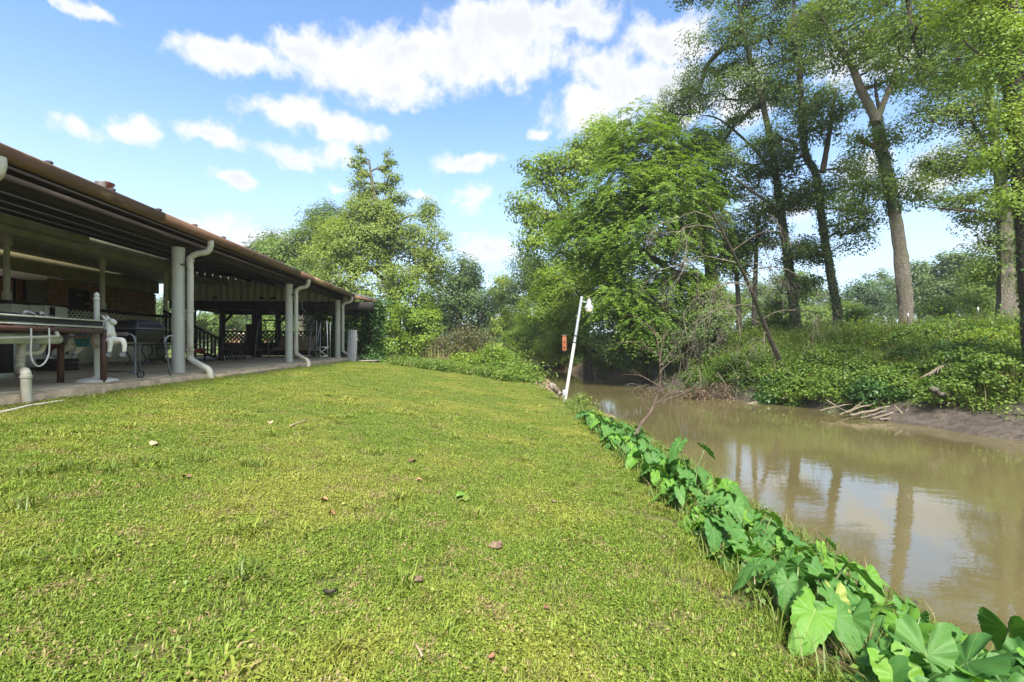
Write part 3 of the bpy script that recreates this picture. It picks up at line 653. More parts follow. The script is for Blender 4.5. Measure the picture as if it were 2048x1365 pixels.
# carousel horse on its pole
HD = 6.75
hz = lambda px, py, dd=0.: P(px, py, HD)*np.array([1, 0, 1])+np.array([0, HD+dd, 0])
base = hz(194, 763); gz = SLAB
T = Thing('carousel_horse', 'small white carousel horse with blue saddle leaping on a pale pole', 'carousel horse', (base[0], HD, gz))
T.origin = np.array((base[0], HD, gz))
MB().lathe((base[0], HD, gz), [(.24, 0), (.24, .02), (.2, .035), (.11, .05), (.06, .062), (.035, .075)], 20).build('stand_base', M['horse_white'], T, smooth=True)
zt = hz(194, 597)[2]
MB().tube([(base[0], HD, gz+.05), (base[0]-.005, HD, zt)], .034, 14).build('pole', M['column'], T, smooth=True)
MB().lathe((base[0]-.005, HD, zt), [(.036, -.02), (.042, 0), (.03, .012), (.026, .02), (.034, .035), (.03, .06), (.012, .085)], 12).build('finial', M['horse_white'], T, smooth=True)
def skin_body(name, verts, edges, radii, mat, T, root=0, levels=2):
    me = bpy.data.meshes.new(name); me.from_pydata([tuple(np.array(v)-T.origin) for v in verts], edges, []); me.update()
    me.materials.append(mat); o = bpy.data.objects.new(name, me); COL.objects.link(o); o.parent = T.o
    md = o.modifiers.new('skin', 'SKIN'); md.use_smooth_shade = True
    if not me.skin_vertices: me.skin_vertices.new()
    for i, s in enumerate(me.skin_vertices[0].data):
        s.radius = (radii[i], radii[i]) if np.isscalar(radii[i]) else radii[i]; s.use_root = (i == root)
    sb = o.modifiers.new('subdiv', 'SUBSURF'); sb.levels = levels; sb.render_levels = levels
    return o
hv = [hz(174, 681), hz(155, 679), hz(146, 682), hz(200, 680), hz(213, 677), hz(217, 666), hz(219, 654), hz(217, 643), hz(224, 642), hz(232, 648.5),
      hz(151, 688, -.055), hz(146, 694, -.06), hz(139, 699, -.06), hz(134, 705, -.06), hz(152, 690, .055), hz(150, 698, .06), hz(145, 704, .06), hz(142, 709, .06),
      hz(218, 685, -.055), hz(229, 679, -.065), hz(228, 694, -.065), hz(226, 706, -.065), hz(222, 682, .05), hz(239, 680, .06), hz(243, 694, .06), hz(241, 706, .06)]
he = [(0,1),(1,2),(0,3),(3,4),(4,5),(5,6),(6,7),(7,8),(8,9),(1,10),(10,11),(11,12),(12,13),(1,14),(14,15),(15,16),(16,17),(4,18),(18,19),(19,20),(20,21),(4,22),(22,23),(23,24),(24,25)]
hr = [.098,.10,.07,.098,.10,.082,.062,.05,.046,.026, .062,.045,.03,.026,.062,.045,.03,.026, .06,.042,.03,.026,.06,.042,.03,.026]
body = skin_body('body', hv, he, hr, M['horse_white'], T)
for px, py, dd, dx in ((226,706,-.065,-3),(241,706,.06,-3),(134,705,-.06,-2),(142,709,.06,-2)):
    a = hz(px, py, dd); b_ = hz(px+dx, py+5.5, dd); MB().tube([a, b_], [.03, .042], 10).build('hoof', M['hoof_grey'], T, smooth=True)
for px, dd in ((213, -.02), (216, .02)):
    MB().tube([hz(px+1, 640, dd), hz(px-3, 635, dd), hz(px-8+dd*40, 630, dd)], [.014, .017, .003], 8).build('ear', M['horse_white'], T, smooth=True)
for dd in (-.038, .038): MB().ball(hz(223, 641, dd), .011, 8, 5).build('eye', M['hole'], T)
MB().tube(curve([hz(146, 676), hz(140, 673), hz(137, 680), hz(135, 690), hz(131, 696)], 4), [.02]*3+[.04]*4+[.045]*5+[.03]*4+[.012], 10).build('tail', M['horse_grey'], T, smooth=True)
MB().tube(curve([hz(215, 638), hz(211, 645, -.02), hz(209, 655, -.03), hz(206, 664, -.03), hz(203, 670, -.03)], 4), [.015]*4+[.03]*4+[.034]*4+[.03]*4+[.012], 8).build('mane', M['horse_white'], T, smooth=True)
def arc_shell(x0, x1, r, a0, a1, cz, name, mat, th=.012):
    n = 12; an = np.linspace(R(a0), R(a1), n); b = MB(); V = []
    for rr in (r, r-th):
        for x in (x0, x1):
            for a in an: V.append((x, HD+rr*math.cos(a), cz+rr*1.04*math.sin(a)))
    Q = [(k, k+1, n+k+1, n+k) for k in range(n-1)]+[(2*n+k, 3*n+k, 3*n+k+1, 2*n+k+1) for k in range(n-1)]
    Q += [(k, 2*n+k, 2*n+k+1, k+1) for k in range(n-1)]+[(n+k, n+k+1, 3*n+k+1, 3*n+k) for k in range(n-1)]+[(0, n, 3*n, 2*n), (n-1, 3*n-1, 4*n-1, 2*n-1)]
    return b.add(V, Q).build(name, mat, T, smooth=True)
cz = hz(176, 681)[2]; xa, xb2 = hz(164, 0)[0], hz(193, 0)[0]
arc_shell(xa, xb2, .118, -50, 230, cz, 'blanket', M['horse_teal'])
arc_shell(xa-.01, xb2-.02, .126, 12, 168, cz, 'saddle_rim', M['horse_pink'])
arc_shell(xa+.005, xb2-.03, .132, 28, 152, cz, 'saddle', M['horse_blue'])
arc_shell(xb2+.01, xb2+.05, .113, -80, 260, cz, 'girth', M['horse_pink'])

# charcoal grill
C0 = np.array((-5.24, 7.86)); ua = np.array((.37, .93)); ub = np.array((-.93, .37)); LA, LB = .46, .60
def G(a, b, z): p = C0+ua*a+ub*b; return (p[0], p[1], z)
T = hframe('charcoal_grill', 'black lidded charcoal grill on grey steel legs at the porch edge', 'grill', (C0[0], C0[1], 0))
def ring(i, z): return [G(i, i, z), G(LA-i, i, z), G(LA-i, LB-i, z), G(i, LB-i, z)]
def loft(rings):
    b = MB(); V = sum(rings, []); m = len(rings); Q = []
    for r in range(m-1):
        for k in range(4): Q.append((r*4+k, r*4+(k+1) % 4, r*4+4+(k+1) % 4, r*4+4+k))
    Q += [(3, 2, 1, 0), tuple(4*m-4+k for k in range(4))]
    return b.add(V, Q)
loft([ring(.07, .57), ring(.02, .62), ring(.0, .765)]).build('firebox', M['black_metal'], T, bevel=.012)
loft([ring(-.012, .77), ring(-.008, .80), ring(.015, .86), ring(.06, .905), ring(.11, .918)]).build('lid', M['black_metal'], T, bevel=.014)
MB().bar(G(-.016, -.016, .775), G(LA+.016, -.016, .775), .014, .014).bar(G(-.016, -.016, .775), G(-.016, LB, .775), .014, .014).build('lid_rim', M['steel_leg'], T)
for r in range(3):
    for c in range(7):
        a = .06+c*.05; i = .001+r*.012
        MB().bar(G(a, i-.012+r*.004, .82+r*.022), G(a+.03, i-.012+r*.004, .82+r*.022), .008, .014).build('vent_slot', M['hole'], T)
for a in (.11, .3): MB().bar(G(a, -.004, .6), G(a, -.004, .74), .012, .01).build('firebox_rib', M['steel_leg'], T)
MB().bar(G(-.075, .08, .685), G(-.075, LB-.02, .685), .035, .055).build('handle_bar', M['deck_wood'], T)
MB().tube(curve([G(-.075, .10, .685), G(-.05, .02, .68), G(-.02, .0, .62), G(-.01, .0, .56)], 4), .011, 7).build('handle_bracket', M['lamp_metal'], T, smooth=True)
MB().tube(curve([G(LA+.16, .02, .66), G(LA+.08, .0, .67), G(LA+.03, .0, .64), G(LA, .01, .57)], 4), .011, 7).build('side_handle', M['lamp_metal'], T, smooth=True)
for (a, b, a2, b2, z0) in ((.0, .01, -.015, -.01, .06), (LA, .02, LA+.07, -.03, 0), (.0, LB, -.05, LB+.03, 0), (LA, LB, LA+.04, LB+.03, .06)):
    MB().tube([G(a, b, .66), G(a*.7+a2*.3, b*.7+b2*.3, .45), G(a2, b2, z0)], .0165, 9).build('leg', M['steel_leg'], T, smooth=True)
MB().bar(G(-.015, -.01, .1), G(-.05, LB+.03, .1), .02, .025).build('axle_bar', M['steel_leg'], T)
for z in (.12,):
    for k in range(5): MB().tube([G(.02+k*.1, 0, z+.12), G(.02+k*.1, LB, z+.12)], .005, 5).build('shelf_wire', M['steel_leg'], T)
wc = np.array(G(.06, -.02, .058)); wv = MB()
for side in (-1, 1):
    pass
an = np.linspace(0, 2*np.pi, 19)[:-1]
rimp = [wc+np.array([ua[0]*math.cos(a)*.05, ua[1]*math.cos(a)*.05, math.sin(a)*.05]) for a in an]
wm = MB(); wm.tube(rimp+[rimp[0]], .011, 6); tyre = wm.build('wheel', M['black_metal'], T, smooth=True)
for a in range(6):
    e = wc+np.array([ua[0]*math.cos(a)*.045, ua[1]*math.cos(a)*.045, math.sin(a)*.045]); MB().bar(wc, e, .008, .008, up=(.3, .2, .9)).build('spoke', M['steel_leg'], T, parent=tyre)

# white appliances against the inner porch
yA0, yA1 = HP(27, 0, -9.0)[1], HP(87, 0, -9.0)[1]
T = hframe('freezer', 'wide white enamel upright freezer behind the sink counter', 'freezer', (-9.3, (yA0+yA1)/2, 0))
MB().box((-9.6, yA0, .05), (-9.03, yA1, 1.33)).build('cabinet', M['appliance'], T, bevel=.02)
MB().box((-9.029, yA0+.35, .10), (-9.0, yA1-.01, 1.32)).build('door', M['appliance'], T, bevel=.01)
MB().box((-8.998, HP(70, 0, -9)[1], 1.13), (-8.992, HP(79, 0, -9)[1], 1.19)).build('nameplate', M['dark_wood'], T)
MB().box((-8.998, HP(72, 0, -9)[1], .80), (-8.99, HP(84, 0, -9)[1], 1.05)).build('recess', M['black_metal'], T)
MB().box((-8.99, HP(76, 0, -9)[1], .82), (-8.985, HP(79, 0, -9)[1], 1.03)).build('handle', M['appliance'], T)
yB0, yB1 = HP(92, 0, -9.0)[1], HP(138, 0, -9.0)[1]
T = hframe('drinks_cooler', 'white and maroon drinks cooler cabinet with faint red script', 'cooler', (-9.3, (yB0+yB1)/2, 0))
MB().box((-9.6, yB0, .06), (-9.03, yB1, 1.36)).build('cabinet', M['appliance'], T, bevel=.02)
MB().box((-9.028, yB0+.12, .9), (-9.0, HP(110, 0, -9)[1], 1.33)).build('opening', M['hole'], T)
MB().box((-9.028, HP(111, 0, -9)[1], .9), (-9.0, yB1-.03, 1.33)).build('door', M['appliance'], T, bevel=.008)
MB().box((-9.028, yB0+.02, .30), (-8.995, yB1-.02, .86)).build('front_panel', M['maroon'], T)
MB().box((-9.028, yB0+.02, .08), (-9.0, yB1-.02, .28)).build('kick_panel', M['appliance'], T)
sc = MB(); ys0 = HP(113, 0, -9)[1]
sc.tube(curve([(-8.992, ys0+.04*k*.5, 1.08+.035*math.sin(k*1.9)+.012*math.cos(k*3.1)) for k in range(16)], 3), .005, 4)
sc.build('script', M['red_cushion'], T)
T = hframe('kitchen_trolley', 'dark cabinet standing behind the drain pipe at the frame edge', 'cabinet', (-7.6, 6.6, 0))
T.origin = np.array((-7.4, 8.3, 0)); T.o.location = HW(T.origin)
yk0, yk1 = HP(-60, 0, -7.2)[1], HP(30, 0, -7.2)[1]
MB().box((-7.8, yk0, .08), (-7.22, yk1, .86)).build('cabinet', M['dark_wood'], T); MB().box((-7.82, yk0, 0), (-7.2, yk1, .08)).build('plinth', M['trim'], T)
MB().box((-7.219, yk0+.05, .12), (-7.2, (yk0+yk1)/2, .84)).build('door', M['dark_wood'], T); MB().box((-7.219, (yk0+yk1)/2+.01, .12), (-7.2, yk1-.03, .84)).build('door', M['dark_wood'], T)
p = HP(116, 717, -8.4); rb = random.Random(2)
T = hframe('plastic_bag', 'small crumpled white plastic bag in front of the maroon panel', 'bag', (p[0], p[1], p[2]))
o = MB().ball((p[0], p[1], p[2]+.10), (.10, .11, .10), 12, 8).build('plastic_bag_body', M['plastic'], T, smooth=True)
for v in o.data.vertices: v.co += Vector((rb.uniform(-1, 1), rb.uniform(-1, 1), rb.uniform(-1, 1)))*.012
crate = hframe('crate', 'low dark crate in front of the drinks cooler', 'crate', (p[0], p[1], 0))
for k in range(3): MB().box((p[0]-.2, p[1]-.25, p[2]*k/3), (p[0]+.2, p[1]+.25, p[2]*(k+1)/3-.012)).build('slat', M['dark_wood'], crate)
# wrought iron table and chair behind the grill
a = HP(282, 691, -8.6); b_ = HP(338, 691, -8.6)
T = hframe('iron_table', 'low black wrought iron table behind the charcoal grill', 'table', (-8.6, (a[1]+b_[1])/2, 0))
MB().box((-9.1, a[1], .50), (-8.55, b_[1], .535)).build('tabletop', M['black_metal'], T)
for y, s in ((a[1]+.12, 1), (b_[1]-.12, -1)):
    for x in (-8.62, -9.0):
        MB().tube(curve([(x, y, .5), (x, y-.05*s, .33), (x, y+.10*s, .15), (x, y-.06*s, 0)], 5), .016, 6).build('leg', M['black_metal'], T, smooth=True)
MB().tube([(-8.62, a[1]+.15, .12), (-8.62, b_[1]-.15, .12)], .012, 6).build('stretcher', M['black_metal'], T)
a = HP(318, 0, -8.2); 
T = hframe('iron_chair', 'black wrought iron chair between the grill and the nearest column', 'chair', (-8.2, a[1]+.4, 0))
y0 = a[1]+.25
MB().box((-8.45, y0, .42), (-8.0, y0+.45, .45)).build('seat', M['black_metal'], T)
for x in (-8.43, -8.02):
    for y in (y0+.02, y0+.43): MB().tube([(x, y, .42), (x+.01, y, .2), (x, y+.03*(1 if y > y0+.2 else -1), 0)], .014, 6).build('leg', M['black_metal'], T)
bb = MB(); bb.tube(curve([(-8.43, y0+.43, .45), (-8.43, y0+.5, .8), (-8.3, y0+.52, .95), (-8.15, y0+.52, .95), (-8.02, y0+.5, .8), (-8.02, y0+.43, .45)], 4), .014, 6)
for k in range(4): bb.tube([(-8.37+k*.1, y0+.45, .45), (-8.35+k*.09, y0+.51, .9)], .008, 5)
bb.build('backrest', M['black_metal'], T)
# red cushioned chair by the steps
p = HP(383, 722, -8.9)
T = hframe('cushioned_chair', 'low chair with dull red cushions beside the porch steps', 'chair', (p[0], p[1], 0))
x, y = p[0], p[1]
MB().box((x-.3, y-.3, .26), (x+.3, y+.3, .40)).build('seat', M['red_cushion'], T, bevel=.05)
MB().bar((x-.28, y+.0, .42), (x-.36, y+.02, .85), .5, .12, up=(1, 0, .2)).build('backrest', M['red_cushion'], T, bevel=.04)
for dx, dy in ((-.26, -.26), (.26, -.26), (-.26, .26), (.26, .26)): MB().box((x+dx-.02, y+dy-.02, 0), (x+dx+.02, y+dy+.02, .26)).build('leg', M['dark_wood'], T)
# garden swing under the porch
def sw(px, py, dd=0): q = P(px, py, 18.6+dd); return np.array(q)
z0 = SLAB-.02; zt = sw(0, 641)[2]; xl_, xr_ = sw(524, 0)[0], sw(629, 0)[0]
T = Thing('porch_swing', 'metal framed garden swing with tan cushions under the far end of the porch', 'swing', ((xl_+xr_)/2, 18.6, z0))
for xx in (xl_, xr_):
    for s in (-.55, .55): MB().tube(curve([(xx, 18.6+s*.25, zt), (xx, 18.6+s*.5, zt-.25), (xx, 18.6+s, z0)], 4), .024, 7).build('leg', M['steel_leg'], T, smooth=True)
    MB().tube([(xx, 18.6-.42, z0+.35), (xx, 18.6+.42, z0+.35)], .018, 6).build('side_rail', M['steel_leg'], T)
for s in (-.14, .14): MB().tube([(xl_-.03, 18.6+s, zt), (xr_+.03, 18.6+s, zt)], .022, 7).build('top_bar', M['steel_leg'], T)
xa, xb2 = sw(552, 0)[0], xr_-.12
MB().box((xa, 18.35, z0+.32), (xb2, 18.85, z0+.44)).build('seat', M['swing_fabric'], T, bevel=.04)
MB().bar(((xa+xb2)/2, 18.86, z0+.40), ((xa+xb2)/2, 18.98, z0+.88), xb2-xa, .1, up=(0, 1, -.2)).build('backrest', M['swing_fabric'], T, bevel=.03)
for xx in (xa-.03, xb2+.03):
    MB().box((xx-.02, 18.3, z0+.30), (xx+.02, 18.9, z0+.34)).build('arm_rail', M['steel_leg'], T)
    for s in (-.2, .25): MB().tube([(xx, 18.6+s*.4, zt), (xx, 18.6+s, z0+.34)], .009, 5).build('hanger', M['steel_leg'], T)
# thin metal plant stand
def ps(px, py): return P(px, py, 15.6)
T = Thing('plant_stand', 'thin pale metal trellis stand at the porch edge before the last column', 'stand', (ps(643, 0)[0], 15.6, SLAB))
for a0, b0 in ((632, 633), (656, 654)):
    MB().tube([ps(b0, 642), ps(a0, 722.0)], .010, 6).build('upright', M['lamp_metal'], T)
for py in (695, 713): MB().tube([ps(632.5, py), ps(655, py)], .011, 6).build('crossbar', M['lamp_metal'], T)
MB().tube([ps(633, 695), ps(655, 713)], .009, 5).tube([ps(655, 695), ps(633, 713)], .009, 5).tube([ps(633, 692), ps(641, 650)], .008, 5).build('brace', M['lamp_metal'], T)
for a0 in (633.5, 653.5): MB().tube([ps(a0, 645), ps(a0, 722)]+np.array([0, .3, 0]), .008, 6).build('rear_upright', M['lamp_metal'], T)
MB().tube([ps(633, 695), ps(633.5, 695)+np.array([0, .3, 0])], .01, 5).tube([ps(655, 695), ps(653.5, 695)+np.array([0, .3, 0])], .01, 5).build('side_bar', M['lamp_metal'], T)
# cord hanging from the rafters
p0, p1 = P(602.5, 562, 15.2), P(604, 618, 15.2); p0[2] = SLAB+roof_z(-5.55)-.25; 
T = Thing('hanging_rope', 'thin pale rope with a hook hanging from the porch roof', 'rope', p0)
MB().tube(curve([p0, (p0+p1)/2+(.01, 0, 0), p1, p1+(.06, 0, -.03), p1+(.08, 0, -.1), p1+(.02, 0, -.18), p1+(.015, 0, -.5), p1+(.05, .02, -1.1)], 4), .007, 5).build('cord', M['cord'], T)
# galvanised sheet leaning at the corner, low deck step
p = P(703, 723.5, 19.1)
T = Thing('metal_sheet', 'pale galvanised metal sheet standing against the vine-grown corner', 'metal sheet', p)
prof = []
for k in range(25):
    t = k/24; prof.append((t*.37-.185, .007*math.sin(t*2*math.pi*5)))
V = [(p[0]+u, p[1]+v, p[2]-.02) for u, v in prof]+[(p[0]+u, p[1]+v+.12, p[2]+1.27) for u, v in prof]; n = 25
V += [(x, y+.006, z) for x, y, z in V]
Q = [(k, k+1, n+k+1, n+k) for k in range(n-1)]+[(2*n+k, 3*n+k, 3*n+k+1, 2*n+k+1) for k in range(n-1)]+[(n+k, n+k+1, 3*n+k+1, 3*n+k) for k in range(n-1)]+[(0, n, 3*n, 2*n), (n-1, 3*n-1, 4*n-1, 2*n-1)]
MB().add(V, Q).build('sheet', M['galv'], T, smooth=True)
MB().box((p[0]+.13, p[1]+.14, p[2]-.02), (p[0]+.17, p[1]+.18, p[2]+1.2)).build('backing_stake', M['deck_wood'], T)
p = P(722, 722, 19.6)
T = Thing('deck_step', 'low grey plank platform at the far corner of the porch', 'platform', (p[0], 19.9, p[2]-.1))
for k in range(5): MB().box((p[0]-.35, 19.5+k*.19, p[2]-.02), (p[0]+.62, 19.67+k*.19, p[2]+.02)).build('plank', M['deck_wood'], T)
for dx in (-.3, .5): MB().box((p[0]+dx, 19.5, p[2]-.3), (p[0]+dx+.08, 20.4, p[2]-.022)).build('bearer', M['dark_wood'], T)
# white pipe lying in the grass along the kerb
pts = [HP(px, py, xh) for px, py, xh in ((-30, 829, -4.62), (2, 819, -4.62), (30, 810, -4.66), (60, 804, -4.72), (100, 797, -4.72), (124, 792, -4.74))]
T = hframe('buried_pipe', 'white plastic pipe half sunk in the grass along the porch kerb', 'pipe', pts[1])
for q_ in pts: w = HW(q_); q_[2] = float(ground_z(w.x, w.y))-SLAB+.012
MB().tube(curve(pts, 4), .018, 8).build('pipe', M['pvc'], T, smooth=True)
# wire lying on the slab edge by the first downspout
pts = [HP(px, py, -5.0) for px, py in ((405, 741), (420, 747), (440, 748), (452, 746))]
# concrete splash strip along the edge
T = hframe('edge_board', 'pale board lying in the grass beside the nearest downspout', 'board', (-4.9, 10.5, -.1))
MB().box((-4.965, 9.6, -.14), (-4.86, 12.6, -.06)).build('board', M['concrete'], T, bevel=.01)

# ------------------------------------------------------------------ lamp post, birdhouse, driftwood
b0 = P(1129, 803, 11.9); b0[2] = float(ground_z(b0[0], b0[1])); t0 = P(1163.5, 595, 11.9)
T = Thing('lamp_post', 'leaning white lamp post with a bell-shaped grey light on the bank edge', 'lamp post', b0)
ax = (t0-b0); L_ = np.linalg.norm(ax); ax /= L_
MB().tube([b0-ax*.15, b0+ax*L_*.58], .041, 14).build('lower_pole', M['post_white'], T, smooth=True)
MB().tube([b0+ax*(L_*.58-.02), t0], .034, 14).tube([t0-ax*.02, t0+ax*.02], .038, 14).build('upper_pole', M['lamp_metal'], T, smooth=True)
for f in (.57, .635): MB().tube([b0+ax*(L_*f), b0+ax*(L_*f+.025)], .046, 14).build('pole_band', M['dark_wood'], T)
bx = b0+ax*.28+np.array([-.055, -.02, 0])
MB().box(bx-(.04, .035, .075), bx+(.04, .035, .075)).build('switch_box', M['lamp_metal'], T, bevel=.01)
h0 = t0-ax*.10; hc = np.array(P(1178, 606, 11.9))
MB().tube([h0+(.02, 0, 0), hc-(.05, 0, -.005)], .017, 8).build('bracket_arm', M['lamp_metal'], T)
tilt = lambda V: V
MB().lathe(hc, [(.0, .105), (.03, .10), (.035, .07), (.058, .06), (.06, -.03), (.075, -.06), (.105, -.09), (.112, -.125), (.112, -.14)][::-1], 18).build('lamp_hood', M['lamp_metal'], T, smooth=True)
MB().lathe(hc+(0, 0, .1), [(.032, 0), (.032, .03), (.02, .045)], 10).build('photocell', M['brown_steel'], T, smooth=True)
MB().lathe(hc, [(.0, -.235), (.07, -.232), (.088, -.21), (.105, -.145), (.1, -.14)], 18).build('lens', M['lamp_glass'], T, smooth=True)
# birdhouse
bh = P(1128.5, 686, 15.5)
T = Thing('birdhouse', 'tall narrow orange cedar birdhouse hanging above the water', 'birdhouse', bh)
hw, hd, hh = .068, .07, .255
MB().box(bh-(hw, hd, hh), bh+(hw, hd, hh-.03)).build('box', M['birdhouse'], T, bevel=.006)
MB().box(bh+(-hw-.012, -hd-.02, hh-.028), bh+(hw+.012, hd+.012, hh)).build('roof', M['driftwood'], T)
for z in (.02, -.16): MB().add([bh+np.array([.026*math.cos(a), -hd-.002, z+.03*math.sin(a)]) for a in np.arange(10)*.628], T=[(0, k, k+1) for k in range(1, 9)]).build('entrance_hole', M['hole'], T)
MB().box(bh-(hw*.9, hd*.9, hh+.03), bh+(hw*.9, hd*.9, -hh-.002)).build('base_block', M['dark_wood'], T)
MB().tube([bh+(0, 0, hh), bh+(.02, .1, 1.4), bh+(.03, .3, 3.2)], .005, 5).build('hanging_wire', M['black_metal'], T)
# driftwood stump at the bank
T = Thing('driftwood', 'short bleached grey forked stump leaning at the bank beside the lamp post', 'driftwood', P(1112, 785, 12.6))
MB().tube(curve([P(1122, 790, 12.4), P(1114, 783, 12.5), P(1107, 776, 12.6), P(1100, 769, 12.7)], 4), [.06]*4+[.075]*4+[.085]*4+[.05], 9).tube(curve([P(1116, 785, 12.5), P(1111, 777, 12.4), P(1107, 769, 12.4)], 4), [.07]*4+[.05]*4+[.03], 8).build('stump', M['driftwood'], T, smooth=True)
# far brick house and its white door, seen through the porch
fx = -36.0; fy = 64.0; gz0 = float(ground_z(fx, fy))
T = Thing('neighbour_house', 'low brick house with a brown hipped roof seen through the porch', 'house', (fx, fy, gz0))
MB().box((fx-3, fy, gz0-.2), (fx+2.2, fy+8, gz0+2.5)).build('wall', M['far_brick'], T)
MB().add([(fx-3.6,fy-.6,gz0+2.5),(fx+2.8,fy-.6,gz0+2.5),(fx+2.8,fy+8.6,gz0+2.5),(fx-3.6,fy+8.6,gz0+2.5),(fx-1.6,fy+4,gz0+4.6),(fx-.1,fy+4,gz0+4.6)], [(0,1,5,4),(2,3,4,5),(3,2,1,0)], [(1,2,5),(3,0,4)]).build('roof', M['shingle'], T)
MB().box((fx-3.6, fy-.64, gz0+2.32), (fx+2.8, fy-.61, gz0+2.5)).build('eave_board', M['trim'], T)
for x in (fx-.6,):
    w = MB().box((x, fy-.05, gz0+1.2), (x+1.1, fy-.002, gz0+2.1)).build('window', M['far_white'], T); MB().box((x+.08, fy-.07, gz0+1.27), (x+1.02, fy-.052, gz0+2.03)).build('pane', M['glass_dark'], T, parent=w)
T = Thing('shed', 'small white shed beside the far brick house', 'shed', (fx+3.6, fy+1, gz0))
MB().box((fx+3.2, fy+1, gz0-.2), (fx+6.6, fy+4, gz0+2.3)).build('wall', M['far_white'], T)
for k in range(4): MB().box((fx+3.25+k*.83, fy+.96, gz0+.1), (fx+3.25+k*.83+.8, fy+.998, gz0+2.2)).build('wall_panel', M['far_white'], T)
MB().box((fx+3.0, fy+.8, gz0+2.3), (fx+6.8, fy+4.2, gz0+2.42)).build('roof', M['shingle'], T)
# ------------------------------------------------------------------ vegetation
def unit(v): return v/(np.linalg.norm(v, axis=-1, keepdims=True)+1e-9)
def leaf_quads(C, Nn, D, Ls, Ws, fold=.18):
    """kite-shaped leaves: centres C, normals Nn, tip directions D"""
    D = unit(D-Nn*(D*Nn).sum(-1, keepdims=True)); S = np.cross(D, Nn)
    Ls = Ls[:, None]; Ws = Ws[:, None]
    V = np.stack([C-D*Ls*.5, C+S*Ws*.5-D*Ls*.08+Nn*Ws*fold, C+D*Ls*.5, C-S*Ws*.5-D*Ls*.08+Nn*Ws*fold], 1)
    return V.reshape(-1, 3)
def leaf_mesh(name, V):
    n = len(V)//4; return mesh_np(name, V, np.arange(4*n, dtype=np.int32).reshape(n, 4))
def rand_dir(rng, n): return unit(rng.normal(size=(n, 3)))
def puff(rng, C, r, m, Lf, Wf, flat=.65, up=.55, out=None):
    """m leaves round each clump centre"""
    k = len(C); n = k*m
    o = rng.normal(size=(n, 3)); o = o/np.maximum(1, np.linalg.norm(o, axis=1)[:, None]/1.9)
    rr = (r if np.isscalar(r) else np.repeat(r, m)[:, None])
    pos = np.repeat(C, m, 0)+o*rr*np.array([1, 1, flat])
    nr = rand_dir(rng, n)*.55+np.array([0, 0, up])+unit(o)*.4
    if out is not None: nr += np.repeat(out, m, 0)*.7
    nr = unit(nr); D = rand_dir(rng, n)+np.array([0, 0, -.35])
    s = rng.uniform(.65, 1.25, n)
    return leaf_quads(pos, nr, D, Lf*s, Wf*s)
def sprays(rng, C, m, Lf, Wf, out, length=.8, per=7):
    """drooping twigs set with leaflets on both sides"""
    k = len(C); n = k*m
    st = np.repeat(C, m, 0)+rng.normal(size=(n, 3))*.28
    h = unit(np.repeat(out, m, 0)*np.array([1, 1, .2])+rng.normal(size=(n, 3))*np.array([.6, .6, .25]))
    ln = rng.uniform(.5, 1.15, n)*length; V = []
    side = unit(np.cross(h, np.array([0, 0, 1.0])))
    for j in range(per):
        t = (j+.5)/per
        p = st+h*(ln*t)[:, None]+np.array([0, 0, -1])*(ln*.55*t*t)[:, None]
        tg = unit(h+np.array([0, 0, -1])*1.1*t)
        for s in (-1, 1):
            D = unit(tg*.7+side*s*.8+rng.normal(size=(n, 3))*.15)
            nr = unit(np.array([0, 0, .75])+np.repeat(out, m, 0)*.6+rng.normal(size=(n, 3))*.3)
            sc = rng.uniform(.75, 1.2, n)
            V.append(leaf_quads(p+D*Lf*.45, nr, D, Lf*sc, Wf*sc))
    return np.concatenate(V)
def grow(mb, trunk, rad, C, rng, tip=.012, path_w=.35, start=.25, sag=.06, n=5, rise=.9):
    """branches joining every clump to the trunk (or to an earlier clump)"""
    trunk = np.asarray(trunk, float); m0 = int(len(trunk)*start)
    nodes = [t for t in trunk[m0:]]; par = [-1]*len(nodes); pl = [0.0]*len(nodes); cnt = [0]*len(nodes); nr = [r for r in rad[m0:]]
    order = np.argsort([np.min(np.linalg.norm(trunk-c, axis=1)) for c in C]); base = len(nodes)
    for i in order:
        c = C[i]; A = np.array(nodes); d = np.linalg.norm(A-c, axis=1)
        cost = d+path_w*np.array(pl)+rise*np.maximum(0, A[:, 2]-c[2]-.1)*.6+.2*np.maximum(0, .25*d-(c[2]-A[:, 2]))
        j = int(np.argmin(cost)); nodes.append(c); par.append(j); pl.append(pl[j]+d[j]); cnt.append(1); nr.append(0)
    for i in range(len(nodes)-1, base-1, -1):
        if par[i] >= 0: cnt[par[i]] += cnt[i]
    for i in range(base, len(nodes)):
        r0 = tip*math.sqrt(cnt[i])*1.25; j = par[i]
        if j < base: r0 = min(r0, nr[j]*.75)
        a = nodes[j]; b = nodes[i]; ln = np.linalg.norm(b-a)
        if ln < .05: continue
        w = rng.normal(size=3)*ln*.07
        mid1 = a+(b-a)*.35+w+np.array([0, 0, sag*ln]); mid2 = a+(b-a)*.7+w*.6+np.array([0, 0, sag*ln*.8])
        r1 = tip*math.sqrt(max(1, cnt[i]-1))*1.0
        mb.tube([a, mid1, mid2, b], [r0, r0*.85+r1*.1, r0*.55+r1*.4, min(r0, r1)], n, cap=False)
GROUND = lambda x, y: float(ground_z(x, y))
